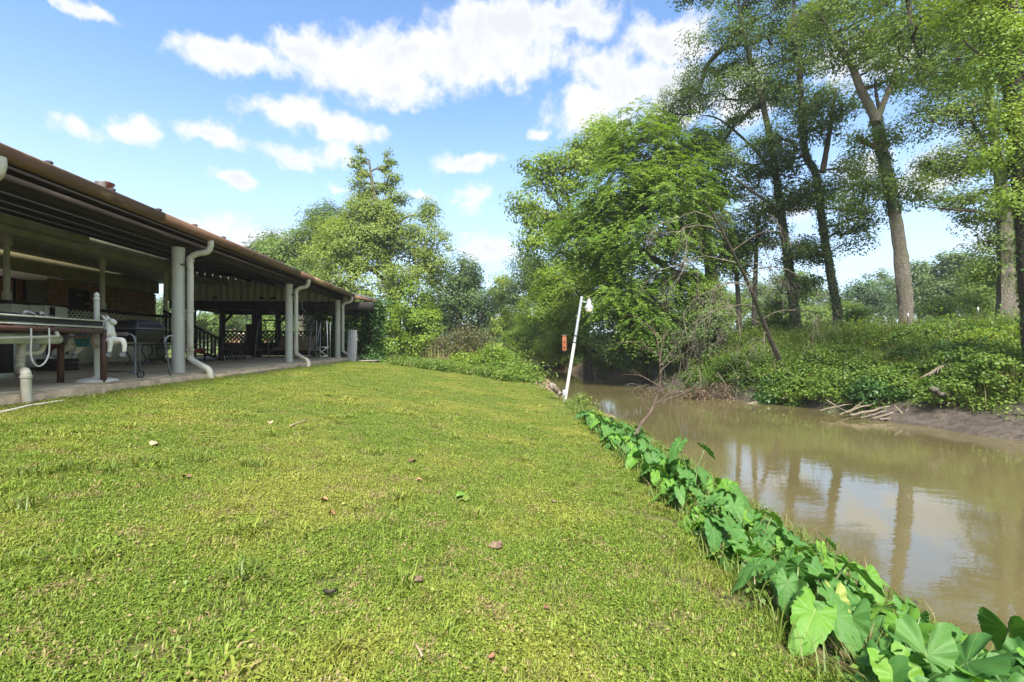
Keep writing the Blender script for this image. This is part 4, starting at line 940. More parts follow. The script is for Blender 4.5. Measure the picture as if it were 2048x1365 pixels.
def trunk_path(pts, d, k=6, sink=.3, dds=None):
    p = []
    for i, (px, py, r) in enumerate(pts):
        q = P(px, py, d+(dds[i] if dds else 0)); p.append(q)
    g = GROUND(p[0][0], p[0][1])
    if p[0][2] > g-.1: p = [np.array([p[0][0]*1.0, p[0][1], g-sink])]+p; rr = [pts[0][2]*1.25]+[r for _, _, r in pts]
    else: p[0][2] = g-sink; rr = [r for _, _, r in pts]
    C = curve(p, k); rr = np.interp(np.linspace(0, len(p)-1, len(C)), np.arange(len(p)), rr)
    return C, rr
def rough_tube(mb, path, rr, rng, n=14, amp=.07):
    b = MB().tube(path, rr, n, cap=False); V = np.concatenate(b.V); m = len(path)
    f = 1+amp*np.repeat(rng.normal(size=(m, 1)), n, 1).ravel()*.5+amp*np.tile(rng.normal(size=n), m)*.8+amp*rng.normal(size=m*n)*.5
    ctr = np.repeat(path, n, 0); V = ctr+(V-ctr)*f[:, None]
    mb.add(V, b.Q[0])
def tree(name, label, d, trunk, blobs, leaf, n, size, bark, style='puff', cr=.5, seed=0, cat='tree', group=None, tip=.014, extra=(), start=.25, ivy=None, flat=.65, up=.55, per=7, length=.8, sides=5, sag=.06, dds=None, twigs=0):
    rng = np.random.default_rng(seed+17); S = d/FPX
    path, rr = trunk_path(trunk, d, dds=dds)
    T = Thing(name, label, cat, (path[0][0], path[0][1], GROUND(path[0][0], path[0][1])), group=group)
    mb = MB(); rough_tube(mb, path, rr, rng, 14 if rr[0] > .2 else 9)
    C, O = [], []
    K = []
    for bl in blobs:
        px, py, rx, ry, dd, k = bl[:6]; K += [bl[6] if len(bl) > 6 else 1.0]*k
        c = P(px, py, d+dd); a = rx*S; b = ry*S; dep = (a+b)/2*.9
        u = rand_dir(rng, k)*(rng.uniform(0.05, 1, k)**.42)[:, None]
        C.append(c+u*np.array([a, dep, b])); O.append(unit(u*np.array([1, 1, .8])+np.array([0, 0, .12])))
    C = np.concatenate(C); O = np.concatenate(O)
    for e in extra:      # extra limbs: [(px,py,r),...] at own depth offset
        ep = [P(x, y, d+e[1]) for x, y, r in e[0]]; er = [r for _, _, r in e[0]]; cv = curve(ep, 5)
        rough_tube(mb, cv, np.interp(np.linspace(0, len(ep)-1, len(cv)), np.arange(len(ep)), er), rng, 8)
    grow(mb, path, rr, C, rng, tip=tip, start=start, n=sides, sag=sag)
    if twigs:
        for c, o in zip(C, O):
            for _ in range(twigs):
                dv = unit(o+rng.normal(size=3)*.8); mb.tube([c, c+dv*cr*.6+(0, 0, .03), c+dv*cr*1.2], [tip*.6, tip*.4, tip*.2], 3, cap=False)
    mb.build('trunk', bark, T, smooth=True)
    rj = cr*np.array(K)*rng.uniform(.6, 1.35, len(C)); m = max(3, int(n/len(C)))
    if style == 'puff': V = puff(rng, C, rj, m, size[0], size[1], flat, up, O)
    else:
        m = max(1, int(n/len(C)/(2*per))); V = sprays(rng, C, m, size[0], size[1], O, length, per)
    if style == 'puff' and min(K) < 1:
        kp = rng.uniform(size=len(V)//4) < np.repeat(np.array(K)**1.7, m); V = V.reshape(-1, 4, 3)[kp].reshape(-1, 3)
    V = V-T.origin
    o = link('crown', leaf_mesh('crown', V), leaf, T.o)
    if ivy:
        (t0, t1, cnt, spread, mat) = ivy; idx = rng.uniform(t0, t1, cnt)*(len(path)-1); i0 = np.clip(idx.astype(int), 0, len(path)-2); f = (idx-i0)[:, None]
        ctr = path[i0]*(1-f)+path[i0+1]*f; r = np.interp(idx, np.arange(len(rr)), rr)
        a = rng.uniform(0, 6.283, cnt); ov = np.stack([np.cos(a), np.sin(a), rng.normal(size=cnt)*.15], -1)
        pos = ctr+ov*(r+np.abs(rng.normal(size=cnt))*spread)[:, None]
        s = rng.uniform(.7, 1.3, cnt)
        Vi = leaf_quads(pos, unit(ov+rng.normal(size=(cnt, 3))*.5+np.array([0, 0, .4])), rng.normal(size=(cnt, 3))*.4+np.array([0, 0, -1]), .085*s, .07*s)-T.origin
        link('ivy', leaf_mesh('ivy', Vi), mat, T.o)
    return T
B = M
# --- left and centre, beyond the porch
tree('sweetgum_tree', 'tall light green tree with two upright spires behind the far porch corner', 35, [(791,712,.50),(790,640,.42),(785,575,.38),(774,520,.30),(758,440,.2),(745,370,.12),(738,320,.06)],
     [(719,297,3,10,0,3,.5),(724,314,8,12,.2,5,.55),(713,330,10,12,-.2,6,.6),(729,347,13,12,.2,8,.65),(714,366,16,13,-.2,9,.7),(737,384,20,13,.3,11,.75),(719,404,26,15,0,13,.8),(773,303,4,12,.5,3,.5),(779,322,9,12,.3,6,.55),(767,340,11,12,.6,7,.6),(785,358,15,12,.4,9,.65),(770,378,18,14,.6,11,.75),(792,398,24,14,.5,13,.8),(750,425,62,24,.2,44,.95),(705,465,44,34,0,34),(750,470,70,40,-.6,50),(750,455,58,60,0,46),(705,500,75,60,-1,60),(655,520,58,50,0,36),(845,465,42,52,0,22),(858,425,12,26,.5,12),(742,575,112,52,-1,74),(860,540,48,52,-.5,34),(885,500,22,34,0,10),(800,500,70,60,1,44),(640,575,58,48,1,26)],
     L['gum'], 62000, (.16,.12), B['bark_mid'], cr=.42, seed=1, tip=.022, extra=[([(786,590,.2),(815,560,.15),(850,520,.1),(870,480,.05)],-.2),([(784,575,.2),(750,545,.16),(715,515,.1),(690,480,.06)],.3)])
tree('oak_tree', 'rounded green tree behind the roof, left of the spired tree', 47, [(600,712,.4),(605,600,.3),(610,520,.2)], [(560,510,44,34,0,30),(610,492,46,44,1,34),(650,470,36,36,0,22),(590,560,70,50,0,40)], L['oak2'], 12000, (.26,.19), B['bark_mid'], cr=.7, seed=2, tip=.03)
tree('oak_tree', 'darker bluish tree crown peeping over the roof farthest left', 56, [(575,712,.4),(565,600,.3),(555,530,.2)], [(545,495,38,30,0,26),(520,520,36,36,0,22),(600,540,50,40,1,24)], L['bluish'], 8000, (.28,.2), B['bark_dark'], cr=.8, seed=3, tip=.03)
tree('oak_tree', 'bronze-tipped tree top between the roof and the spired tree', 50, [(655,712,.4),(655,600,.3),(655,480,.2)], [(648,432,34,26,0,20),(650,470,46,40,1,30),(680,440,30,30,0,14)], L['oak'], 7000, (.24,.16), B['bark_dark'], cr=.6, seed=4, tip=.03)
tree('magnolia_tree', 'dark green broad tree at the centre beyond the weeds', 50, [(915,712,.45),(918,640,.38),(922,570,.25),(925,520,.15)], [(925,550,42,48,0,44),(905,590,52,42,0,40),(950,600,44,44,0,36),(930,640,70,40,1,40),(880,620,36,44,1,24)], L['dark'], 20000, (.28,.15), B['bark_dark'], cr=.62, seed=5, tip=.03)
tree('young_maple', 'fresh bright green small tree just right of the thick spired-tree trunk', 33, [(835,712,.12),(832,660,.09),(828,610,.05)], [(830,610,42,46,0,34),(850,655,36,40,-.5,30),(812,650,34,46,.5,26),(840,690,48,24,0,20)], L['bright'], 15000, (.15,.12), B['bark_mid'], cr=.36, seed=6)
tree('young_maple', 'small bright green tree between the vine-grown corner and the thick trunk', 31, [(760,712,.1),(758,670,.08),(760,640,.05)], [(762,640,26,34,0,20),(775,680,30,30,0,18)], L['bright'], 6500, (.15,.12), B['bark_mid'], cr=.34, seed=7)
for i, (px, py, d, rx, ry, key, lab) in enumerate([
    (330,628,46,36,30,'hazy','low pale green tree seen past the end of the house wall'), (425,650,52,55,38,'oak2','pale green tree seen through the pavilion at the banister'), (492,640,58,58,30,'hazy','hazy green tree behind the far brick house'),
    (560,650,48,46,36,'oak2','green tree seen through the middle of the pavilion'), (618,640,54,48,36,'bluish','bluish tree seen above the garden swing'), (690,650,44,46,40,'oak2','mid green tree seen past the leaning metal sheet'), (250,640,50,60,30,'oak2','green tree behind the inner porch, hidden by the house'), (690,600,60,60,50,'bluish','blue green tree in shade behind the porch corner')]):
    tree('background_tree', lab, d, [(px,706,.25),(px+2,670,.2),(px,640,.12)], [(px,py,rx,ry,0,30),(px+rx*.4,py-ry*.2,rx*.6,ry*.7,1,16),(px-rx*.3,py+ry*.3,rx*.7,ry*.6,-1,16)], L[key], 7000, (.24,.17), B['bark_mid'], cr=.6, seed=20+i, tip=.025)
# --- trees along the far bank, middle of the picture
tree('willow_tree', 'pale lime green tree at the far end of the water', 52, [(1010,712,.25),(1008,640,.2),(1005,590,.1)], [(1002,580,26,36,0,26),(1015,630,34,40,0,30),(995,650,30,40,-1,22)], L['lime'], 10000, (.22,.13), B['bark_mid'], cr=.5, seed=40, tip=.02)
tree('elm_tree', 'rounded dark green tree top behind the lime tree at the water bend', 50, [(1052,712,.3),(1055,640,.25),(1060,570,.15)], [(1058,545,40,40,0,40),(1085,570,40,44,0,34),(1040,600,34,50,0,30)], L['oak'], 12000, (.22,.15), B['bark_dark'], cr=.55, seed=41, tip=.02)
tree('maple_tree', 'bright yellow-green leafy tree overhanging the water left of the lamp post', 42, [(1085,722,.22),(1083,660,.18),(1080,600,.1)], [(1075,640,48,56,0,60),(1045,670,38,46,-1,40),(1105,590,45,46,0,46),(1110,660,40,50,-1,44),(1080,695,60,26,-2,40),(1040,700,40,22,-1,20),(1125,705,40,20,-3,20)], L['bright'], 28000, (.17,.13), B['bark_mid'], cr=.42, seed=42)
tree('maple_tree', 'low lime branches spreading over the water behind the birdhouse', 31.5, [(1225,738,.14),(1205,712,.12),(1180,700,.09),(1150,690,.06)], [(1140,672,42,24,0,34),(1100,700,40,20,0,26),(1175,690,40,26,.5,26),(1120,690,50,26,1,26),(1200,725,26,14,0,10)], L['lime'], 11000, (.14,.11), B['bark_dark'], cr=.3, seed=43)
tree('maple_tree', 'tall open leafy tree with long limbs reaching left over the water', 33, [(1175,735,.30),(1170,640,.26),(1160,540,.2),(1145,440,.14),(1130,370,.06)],
     [(1085,335,48,30,0,22),(1055,395,34,40,-.5,18),(1080,440,50,30,0,22),(1070,485,50,26,0,20),(1140,350,56,52,0,50),(1190,300,60,50,1,52),(1150,440,60,50,1,44),(1110,540,60,40,1,44),(1210,270,50,34,2,30),(1180,520,60,60,1,44)], L['bright'], 26000, (.19,.15), B['bark_mid'], cr=.46, seed=44, tip=.018,
     extra=[([(1160,530,.16),(1120,500,.1),(1085,455,.06),(1060,440,.03)],0),([(1150,460,.14),(1110,400,.09),(1080,360,.05)],0)])
tree('elm_tree', 'big bright drooping-leaved tree right of the tall open tree', 24, [(1440,712,.26),(1438,640,.25),(1425,540,.2),(1400,450,.15),(1360,370,.1),(1320,310,.05)],
     [(1265,238,20,18,0,5),(1330,236,26,16,.3,6),(1405,275,26,20,0,7),(1435,390,24,40,.3,12),(1455,510,40,44,.6,18),(1225,275,20,18,0,5),(1240,600,50,50,-.6,36),(1300,640,50,40,-.8,30),(1300,300,80,54,0,60),(1250,380,76,60,-.5,66),(1340,390,80,66,-1,70),(1200,430,60,50,0,44),(1290,480,90,50,-1,62),(1380,330,60,56,.5,44),(1200,500,66,46,0,40),(1400,460,50,60,0,34),(1150,470,40,40,.5,20),(1340,560,80,40,0,40)],
     L['spray'], 120000, (.15,.075), B['bark_mid'], style='spray', cr=.45, seed=45, length=.95, per=7, tip=.016, extra=[([(1432,580,.12),(1380,540,.08),(1320,520,.04)],-.3)])
tree('maple_tree', 'lime green lower foliage between lamp top and the drooping tree', 30, [(1180,735,.16),(1175,680,.14),(1165,620,.1),(1150,570,.05)], [(1130,570,54,44,0,46),(1180,590,50,40,0,40),(1110,620,46,40,-.5,36),(1210,560,46,40,.5,30),(1160,640,54,40,-.5,36)], L['bright'], 21000, (.15,.12), B['bark_dark'], cr=.36, seed=46)
tree('privet_tree', 'dark shaded evergreen thicket tree behind the lamp head', 25, [(1290,742,.14),(1285,690,.12),(1275,630,.08)], [(1260,610,70,56,0,70),(1320,640,70,60,0,70),(1230,670,56,46,-.5,44),(1290,700,80,36,-.8,56),(1360,610,56,56,.5,44)], L['dark'], 30000, (.11,.07), B['bark_dark'], cr=.36, seed=47)
tree('privet_tree', 'dark leafy thicket tree behind the brown brush', 23, [(1375,735,.1),(1380,690,.08),(1385,640,.05)], [(1385,650,52,50,0,50),(1340,690,50,40,0,40),(1420,690,46,40,0,36),(1400,600,40,40,.5,26)], L['oak'], 14000, (.10,.07), B['bark_dark'], cr=.32, seed=48)
# --- tall trees on the far bank, right
tree('water_oak', 'tall dark oak with a straight trunk, left of the pair of tall trunks', 22, [(1594,676,.25),(1590,640,.19),(1578,540,.17),(1562,430,.155),(1548,330,.14),(1530,230,.11),(1500,120,.1),(1480,30,.06),(1470,-60,.03)],
     [(1440,90,80,60,0,44),(1520,40,80,60,.5,44),(1400,170,60,46,4.5,34),(1360,210,60,40,4.5,30),(1480,190,90,60,.5,52),(1420,280,80,46,4.5,36),(1540,150,60,60,1,34),(1330,250,46,30,4.8,16),(1500,320,80,40,.5,36),(1590,60,60,60,1,26),(1480,-50,110,50,0,40),(1470,370,60,40,3.5,22),(1545,410,70,28,0,26),(1590,500,70,30,0,26),(1600,570,60,26,.5,18),(1380,-20,60,40,0,14)],
     L['oak'], 48000, (.122,.07), B['bark_dark'], cr=.31, seed=60, tip=.013, start=.2, twigs=2, ivy=(.05,.55,1700,.035,L['ivy']), extra=[([(1550,345,.1),(1500,290,.07),(1440,240,.05),(1400,230,.025)],3),([(1560,420,.09),(1500,380,.06),(1450,340,.035)],-.4)])
tree('water_oak', 'tall dark oak with a forked leaning trunk beside the pale bare trunk', 21, [(1680,672,.22),(1674,620,.165),(1660,540,.155),(1645,450,.15),(1632,350,.14),(1612,310,.125),(1604,240,.14),(1600,150,.1),(1590,60,.07),(1585,-40,.04)],
     [(1600,180,56,60,0,36),(1640,240,60,46,-.5,32),(1560,280,56,46,0,30),(1680,200,50,40,-.5,20),(1610,90,60,60,0,34),(1660,380,60,40,-.5,28),(1600,380,56,40,.5,26),(1560,340,50,30,.5,20),(1700,330,40,30,0,12),(1690,440,56,30,0,22),(1720,480,40,30,.5,10),(1630,500,46,30,.4,18),(1650,20,60,50,0,24),(1600,-40,90,40,0,22),(1740,440,34,22,0,8)],
     L['oak'], 33000, (.118,.068), B['bark_dark'], cr=.30, seed=61, tip=.013, start=.2, twigs=2, ivy=(.08,.7,2000,.035,L['ivy']), extra=[([(1645,345,.13),(1660,260,.1),(1672,180,.05)],-.3)])
tree('dead_topped_tree', 'massive pale grey trunk with broken limbs and ivy at mid height', 17.5, [(1812,700,.33),(1812,630,.225),(1806,560,.24),(1796,470,.205),(1784,400,.19),(1768,320,.18),(1750,240,.155),(1722,180,.14),(1702,130,.11),(1670,80,.1),(1640,30,.06)],
     [(1690,90,60,50,0,26),(1740,110,56,46,-.5,22),(1650,30,70,46,0,24),(1780,60,60,50,0,20),(1720,0,80,50,0,26),(1790,140,50,40,-.4,14),(1720,290,26,22,-.3,8),(1785,270,24,18,-.3,8),(1760,370,44,30,-.5,20),(1830,380,40,26,0,12),(1700,400,36,22,0,8),(1860,120,50,60,0,14)],
     L['oak2'], 20000, (.12,.055), B['bark_grey'], cr=.31, seed=62, tip=.012, start=.45, twigs=2, ivy=(.36,.60,1500,.06,L['ivy']),
     extra=[([(1752,245,.15),(1765,210,.11),(1785,160,.08),(1800,100,.05),(1806,60,.02)],-.1),([(1760,225,.07),(1752,185,.05),(1750,160,.03)],.1),([(1764,300,.1),(1745,292,.09),(1722,278,.08),(1712,270,.04)],-.1),([(1770,305,.06),(1776,292,.045),(1787,284,.012)],-.3)])
tree('water_oak', 'tall airy tree at the right edge with a long limb reaching left', 18.5, [(2012,690,.36),(2012,600,.27),(2010,500,.24),(2008,420,.22),(1998,340,.18),(1985,250,.14),(1975,150,.1),(1970,50,.06),(1965,-60,.03)],
     [(1900,200,60,50,0,30),(1860,240,46,40,0,18),(1960,220,60,60,0,32),(1920,320,70,46,0,34),(1870,330,36,30,0,12),(1990,300,50,60,-.5,28),(1940,120,80,56,0,36),(1880,140,56,40,0,18),(1960,420,60,46,0,28),(1900,400,50,20,0,14),(1985,500,50,50,.3,24),(2030,560,40,50,.3,16),(1900,40,80,50,0,28),(2000,40,80,60,0,28),(1850,20,50,40,0,10),(2050,420,40,60,.5,18),(1960,560,36,36,.5,12)],
     L['oak2'], 34000, (.11,.06), B['bark_grey'], cr=.31, seed=63, tip=.012, start=.3, twigs=2, extra=[([(2005,440,.09),(1960,425,.065),(1910,420,.045),(1860,415,.02)],-.1),([(1998,350,.12),(1970,290,.08),(1930,220,.05)],.2)])
tree('vine_clad_tree', 'dark vine-clad trunk cutting down the right edge of the frame', 11.6, [(2080,900,.28),(2072,700,.24),(2058,500,.22),(2044,340,.21),(2030,200,.205),(2020,80,.20),(2012,-60,.19),(2004,-250,.15)],
     [(2010,60,40,60,-.3,20),(1990,140,34,40,-.2,14),(2060,90,60,80,.3,22),(2020,240,40,50,-.3,16),(2060,330,40,60,0,18),(1960,50,46,46,0,14),(1900,20,60,36,.4,14),(1990,-40,90,60,0,26),(2020,400,30,40,0,8),(1985,310,26,34,-.2,8)],
     L['bright'], 15000, (.075,.05), B['bark_vine'], cr=.24, seed=64, tip=.008, start=.3, twigs=2, ivy=(.05,1,1500,.03,L['ivy']), extra=[([(2030,130,.05),(2000,112,.04),(1960,108,.03),(1925,80,.015)],-.2)])
tree('hanging_bough', 'drooping leafy bough hanging into the top right corner', 14.5, [(2120,690,.2),(2130,300,.2),(2090,60,.16),(1980,-60,.12),(1860,-70,.07),(1800,-40,.03)],
     [(1900,60,70,46,0,26),(1840,30,60,40,0,22),(1960,100,56,46,0,22),(1800,-10,60,30,0,16),(1880,130,50,36,0,14),(1820,90,46,36,0,14),(1930,-20,90,40,0,26),(1850,170,40,26,0,9)],
     L['oak'], 13000, (.10,.045), B['bark_dark'], style='spray', cr=.3, seed=65, length=.6, per=5, tip=.009, start=.4)
for i, (px, base, d, top, lean, lab) in enumerate([(1508,690,24,430,8,'slim grey trunk standing left of the tall dark oaks'), (1480,700,25,470,-14,'slim twin-stemmed grey trunk behind the leaning snag'), (2030,640,20,400,6,'slim pale trunk close behind the right-hand airy tree'), (1420,690,26,400,-20,'grey trunk rising out of the drooping foliage')]):
    tree('young_oak', lab, d, [(px,base,.15),(px+lean*.3,(base+top)/2,.11),(px+lean,top,.06)], [(px+lean,top,36,36,0,16),(px+lean+20,top+40,30,26,.3,10),(px-20,top+60,30,26,0,10)], L['oak'], 5000, (.12,.07), B['bark_grey'], cr=.34, seed=70+i)
for i, (px, top, d, rx, key, lab) in enumerate([(1545,600,24,36,'under','low leafy understory tree left of the dark oak trunk'), (1712,620,25,26,'under','small understory tree between forked oak and pale trunk'), (1420,560,22.5,44,'under2','bright understory tree at the foot of the drooping tree'), (1880,600,21,36,'under2','bright understory tree right of the pale trunk'), (1960,590,22,36,'oak2','light understory tree left of the airy tree trunk')]):
    hgt = 690-top
    tree('understory_tree', lab, d, [(px,690,.07),(px+4,690-hgt*.4,.05),(px-3,top+14,.02)], [(px,top+hgt*.35,rx,hgt*.3,0,24),(px+rx*.5,top+hgt*.6,rx*.6,hgt*.2,-.3,14),(px-rx*.5,top+hgt*.65,rx*.6,hgt*.22,.3,14),(px,top+hgt*.12,rx*.5,hgt*.12,0,9)], L[key], 5200, (.105,.07), B['bark_mid'], cr=.28, seed=150+i, tip=.009, start=.3, twigs=1)
# --- hazy trees across the far field
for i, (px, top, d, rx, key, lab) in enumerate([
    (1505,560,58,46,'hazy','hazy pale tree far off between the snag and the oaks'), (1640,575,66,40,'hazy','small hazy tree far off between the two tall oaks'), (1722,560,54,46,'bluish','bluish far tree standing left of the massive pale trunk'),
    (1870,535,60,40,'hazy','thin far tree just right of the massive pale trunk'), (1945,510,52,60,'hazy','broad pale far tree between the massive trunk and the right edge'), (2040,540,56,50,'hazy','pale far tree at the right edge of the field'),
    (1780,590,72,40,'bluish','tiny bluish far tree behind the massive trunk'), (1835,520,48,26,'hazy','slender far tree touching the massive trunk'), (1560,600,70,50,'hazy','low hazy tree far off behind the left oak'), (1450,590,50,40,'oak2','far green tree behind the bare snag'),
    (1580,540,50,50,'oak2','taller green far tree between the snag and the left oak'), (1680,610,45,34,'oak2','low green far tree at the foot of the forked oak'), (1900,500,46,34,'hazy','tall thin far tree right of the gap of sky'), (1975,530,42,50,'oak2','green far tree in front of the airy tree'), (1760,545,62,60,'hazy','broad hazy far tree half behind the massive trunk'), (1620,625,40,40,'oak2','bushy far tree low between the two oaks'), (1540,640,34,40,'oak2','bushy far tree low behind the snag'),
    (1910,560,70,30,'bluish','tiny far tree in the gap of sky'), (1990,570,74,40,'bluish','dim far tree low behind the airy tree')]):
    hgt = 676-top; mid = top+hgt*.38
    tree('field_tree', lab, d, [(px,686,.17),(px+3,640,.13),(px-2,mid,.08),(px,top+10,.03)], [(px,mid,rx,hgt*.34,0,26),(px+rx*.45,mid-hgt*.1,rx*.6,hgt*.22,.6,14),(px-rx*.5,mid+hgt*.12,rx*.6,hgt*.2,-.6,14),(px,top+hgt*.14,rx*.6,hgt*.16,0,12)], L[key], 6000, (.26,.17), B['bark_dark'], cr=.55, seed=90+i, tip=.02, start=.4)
# far wood closing the view at the back: one mass
def far_wood(name, pxs, d0, d1, h0, h1, n, seed, mat):
    rng = np.random.default_rng(seed); px = rng.uniform(pxs[0], pxs[1], n//60); dd = rng.uniform(d0, d1, n//60)
    x = (px-1024)/FPX*dd; h = rng.uniform(h0, h1, len(px))*(.75+.35*np.sin(px*.021+2)*np.sin(px*.0093)); g = ground_z(x, dd)
    t = rng.uniform(.1, 1, len(px)); C = np.stack([x, dd, g+h*t], -1)
    V = puff(rng, C, 1.1, 60, .55, .4, .8, .5)
    o = link(name, leaf_mesh(name, V), mat); tag(o, kind='stuff')
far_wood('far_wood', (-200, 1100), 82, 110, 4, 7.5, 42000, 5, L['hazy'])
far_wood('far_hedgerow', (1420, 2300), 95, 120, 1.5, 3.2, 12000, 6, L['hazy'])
# ------------------------------------------------------------------ bushes, ground cover, snags, sticks
def bare(mb, p, dv, ln, r, depth, rng, droop=.1, n=5, spread=.6, kids=3):
    dv = unit(np.array(dv, float)); k = 4; pts = [np.array(p, float)]; d = dv.copy()
    for i in range(k):
        d = unit(d+rng.normal(size=3)*.14+np.array([0, 0, -droop*(i+1)/k])); pts.append(pts[-1]+d*ln/k)
    mb.tube(pts, np.linspace(r, r*.5, k+1), n if r > .012 else 3, cap=False)
    ends = [pts[-1]]
    if depth > 0:
        for i in range(kids):
            t = rng.uniform(.35, 1); a = pts[0]+(pts[-1]-pts[0])*0; j = min(k-1, int(t*k)); a = pts[j]+(pts[j+1]-pts[j])*(t*k-j if t < 1 else 1)
            nd = unit(d+rng.normal(size=3)*spread); ends += bare(mb, a, nd, ln*rng.uniform(.45, .75), r*.5, depth-1, rng, droop, n, spread, kids)
    return ends
def bush(name, label, cat, px, py, d, rx, ry, mat, n, size, seed, cr=.16, k=30, stems=6, group=None, bk=None, dead=None):
    rng = np.random.default_rng(seed); c = P(px, py, d); S = d/FPX; a, b = rx*S, ry*S
    g = GROUND(c[0], c[1]); base = np.array([c[0], c[1], max(g, WATER_Z+.02)])
    T = Thing(name, label, cat, base, group=group)
    u = rand_dir(rng, k)*(rng.uniform(.1, 1, k)**.45)[:, None]; u[:, 2] = np.abs(u[:, 2])*1.2-.35
    c[2] = min(c[2], g+b*.75); C = c+u*np.array([a, a*.8, b]); C[:, 2] = np.maximum(C[:, 2]*.55+.45*(ground_z(C[:, 0], C[:, 1])+b*(.35+.6*u[:, 2])), ground_z(C[:, 0], C[:, 1])+.05); mb = MB()
    for i in range(min(stems, k)):
        e = C[i]; m_ = (base+e)/2+rng.normal(size=3)*a*.12; mb.tube([base-(0, 0, .1), m_, e], [.012, .009, .004], 4, cap=False)
    for i in range(stems, k):
        j = rng.integers(0, min(stems, k)); mb.tube([(base+C[j])/2, C[i]], [.006, .003], 3, cap=False)
    mb.build('stem', bk or M['twig_brown'], T)
    m = max(3, n//k); V = puff(rng, C, cr, m, size[0], size[1], .7, .5)-T.origin
    link('foliage', leaf_mesh('foliage', V), mat, T.o); return T
def cover(name, pts_fn, n, size, mat, seed, hmax=.4, per=14, cr=.12):
    rng = np.random.default_rng(seed); k = n//per; x, y = pts_fn(rng, k); k = len(x)
    h = (.12+.9*np.clip(.5+.5*np.sin(x*1.9+y*.7+seed)*np.sin(y*1.3-x*.5)+rng.normal(size=k)*.2, 0, 1.2))*hmax*rng.uniform(.15, 1, k)
    C = np.stack([x, y, ground_z(x, y)+h], -1)
    V = puff(rng, C, cr*rng.uniform(.6, 1.4, k), per, size[0], size[1], .7, .6)
    o = link(name, leaf_mesh(name, V), mat); tag(o, kind='stuff'); return o
def bank_pts(u0, u1, y0, y1, gaps=.0):
    def f(rng, k):
        y = rng.uniform(y0, y1, k*6); u = rng.uniform(u0, u1, k*6)
        x = far_x(y)+u
        keep = (np.sin(x*1.7+y*.9)+np.sin(y*2.3-x*.6)+rng.normal(size=k*6)*.7) > gaps
        i = np.flatnonzero(keep)[:k]; return x[i], y[i]
    return f
cover('bank_undergrowth', bank_pts(1.9, 6.2, 5, 16, -.6), 38000, (.085, .055), L['under2'], 11, .9, 16, .15)
cover('bank_undergrowth', bank_pts(1.9, 6.2, 5, 16, .3), 16000, (.075, .055), L['ivy'], 51, 1.1, 16, .14)
cover('bank_undergrowth', bank_pts(1.6, 6.2, 5, 17, .9), 12000, (.09, .06), L['lime'], 53, .85, 16, .16)
cover('bank_undergrowth', bank_pts(.95, 3.0, 9, 16, -.5), 16000, (.08, .055), L['under2'], 12, .35, 16, .13)
cover('bank_undergrowth', bank_pts(1.4, 3.0, 4, 10, -.2), 7000, (.08, .055), L['under2'], 56, .35, 16, .13)
cover('bank_vines', bank_pts(-.15, 1.2, 13, 24, -.3), 12000, (.07, .05), L['under'], 57, .3, 14, .12)
cover('dry_brush', bank_pts(.3, 5.5, 9, 24, 1.0), 4000, (.07, .03), L['dry'], 58, .9, 12, .14)
cover('bank_undergrowth', bank_pts(.3, 6, 15, 24, -.5), 34000, (.095, .06), L['under'], 13, .7, 16, .16)
cover('bank_undergrowth', bank_pts(.2, 5, 15, 24, .5), 12000, (.09, .06), L['under2'], 54, .9, 16, .16)
cover('bank_undergrowth', bank_pts(1.5, 6, 14, 26, .9), 8000, (.09, .06), L['lime'], 55, .9, 16, .16)
cover('bank_undergrowth', bank_pts(.2, 6, 24, 46, -.8), 26000, (.15, .10), L['under'], 14, 1.1, 16, .25)
cover('bank_undergrowth', bank_pts(5.5, 14, 8, 40, -.6), 16000, (.14, .09), L['under'], 15, .8, 14, .22)
cover('bank_vines', bank_pts(.15, 2.2, 15, 24, .2), 12000, (.08, .055), L['ivy'], 16, .4, 14, .13)
# grasses on the bank: upright blades, one mass
def grass_mass(name, pts_fn, n, h, w, mat, seed, lean=.35):
    rng = np.random.default_rng(seed); x, y = pts_fn(rng, n); n = len(x); z = ground_z(x, y)
    b = np.stack([x, y, z-.02], -1); hh = h*rng.uniform(.5, 1.2, n); a = rng.uniform(0, 6.28, n)
    ld = np.stack([np.cos(a), np.sin(a), np.zeros(n)], -1); side = np.stack([-np.sin(a), np.cos(a), np.zeros(n)], -1)
    up = np.array([0, 0, 1.0]); ln = (lean*rng.uniform(.2, 1.6, n))[:, None]; hh = hh[:, None]
    m_ = b+up*hh*.6+ld*hh*ln*.35; t = b+up*hh*(1-.2*ln)+ld*hh*ln
    V = np.stack([b-side*w/2, b+side*w/2, m_+side*w*.4, m_-side*w*.4, t], 1).reshape(-1, 3); i = np.arange(n)*5
    Q = np.stack([i, i+1, i+2, i+3], -1); Tt = np.stack([i+3, i+2, i+4], -1)
    o = link(name, mesh_np(name, V, [Q, Tt]), mat); tag(o, kind='stuff')
L['blade'] = leaf_mat('bank_grass_blade', (.08, .14, .02), (.17, .22, .04), trans=.3, dead=(.24, .2, .09), deadamt=.12)
grass_mass('bank_grass', bank_pts(1.5, 7, 5, 30, -.2), 26000, .95, .016, L['blade'], 21)
grass_mass('bank_grass', bank_pts(.8, 4, 8, 24, .8), 8000, .7, .014, L['blade'], 24, .6)
grass_mass('field_grass', bank_pts(4.5, 9, 8, 40, -1.6), 16000, .6, .02, L['blade'], 22)
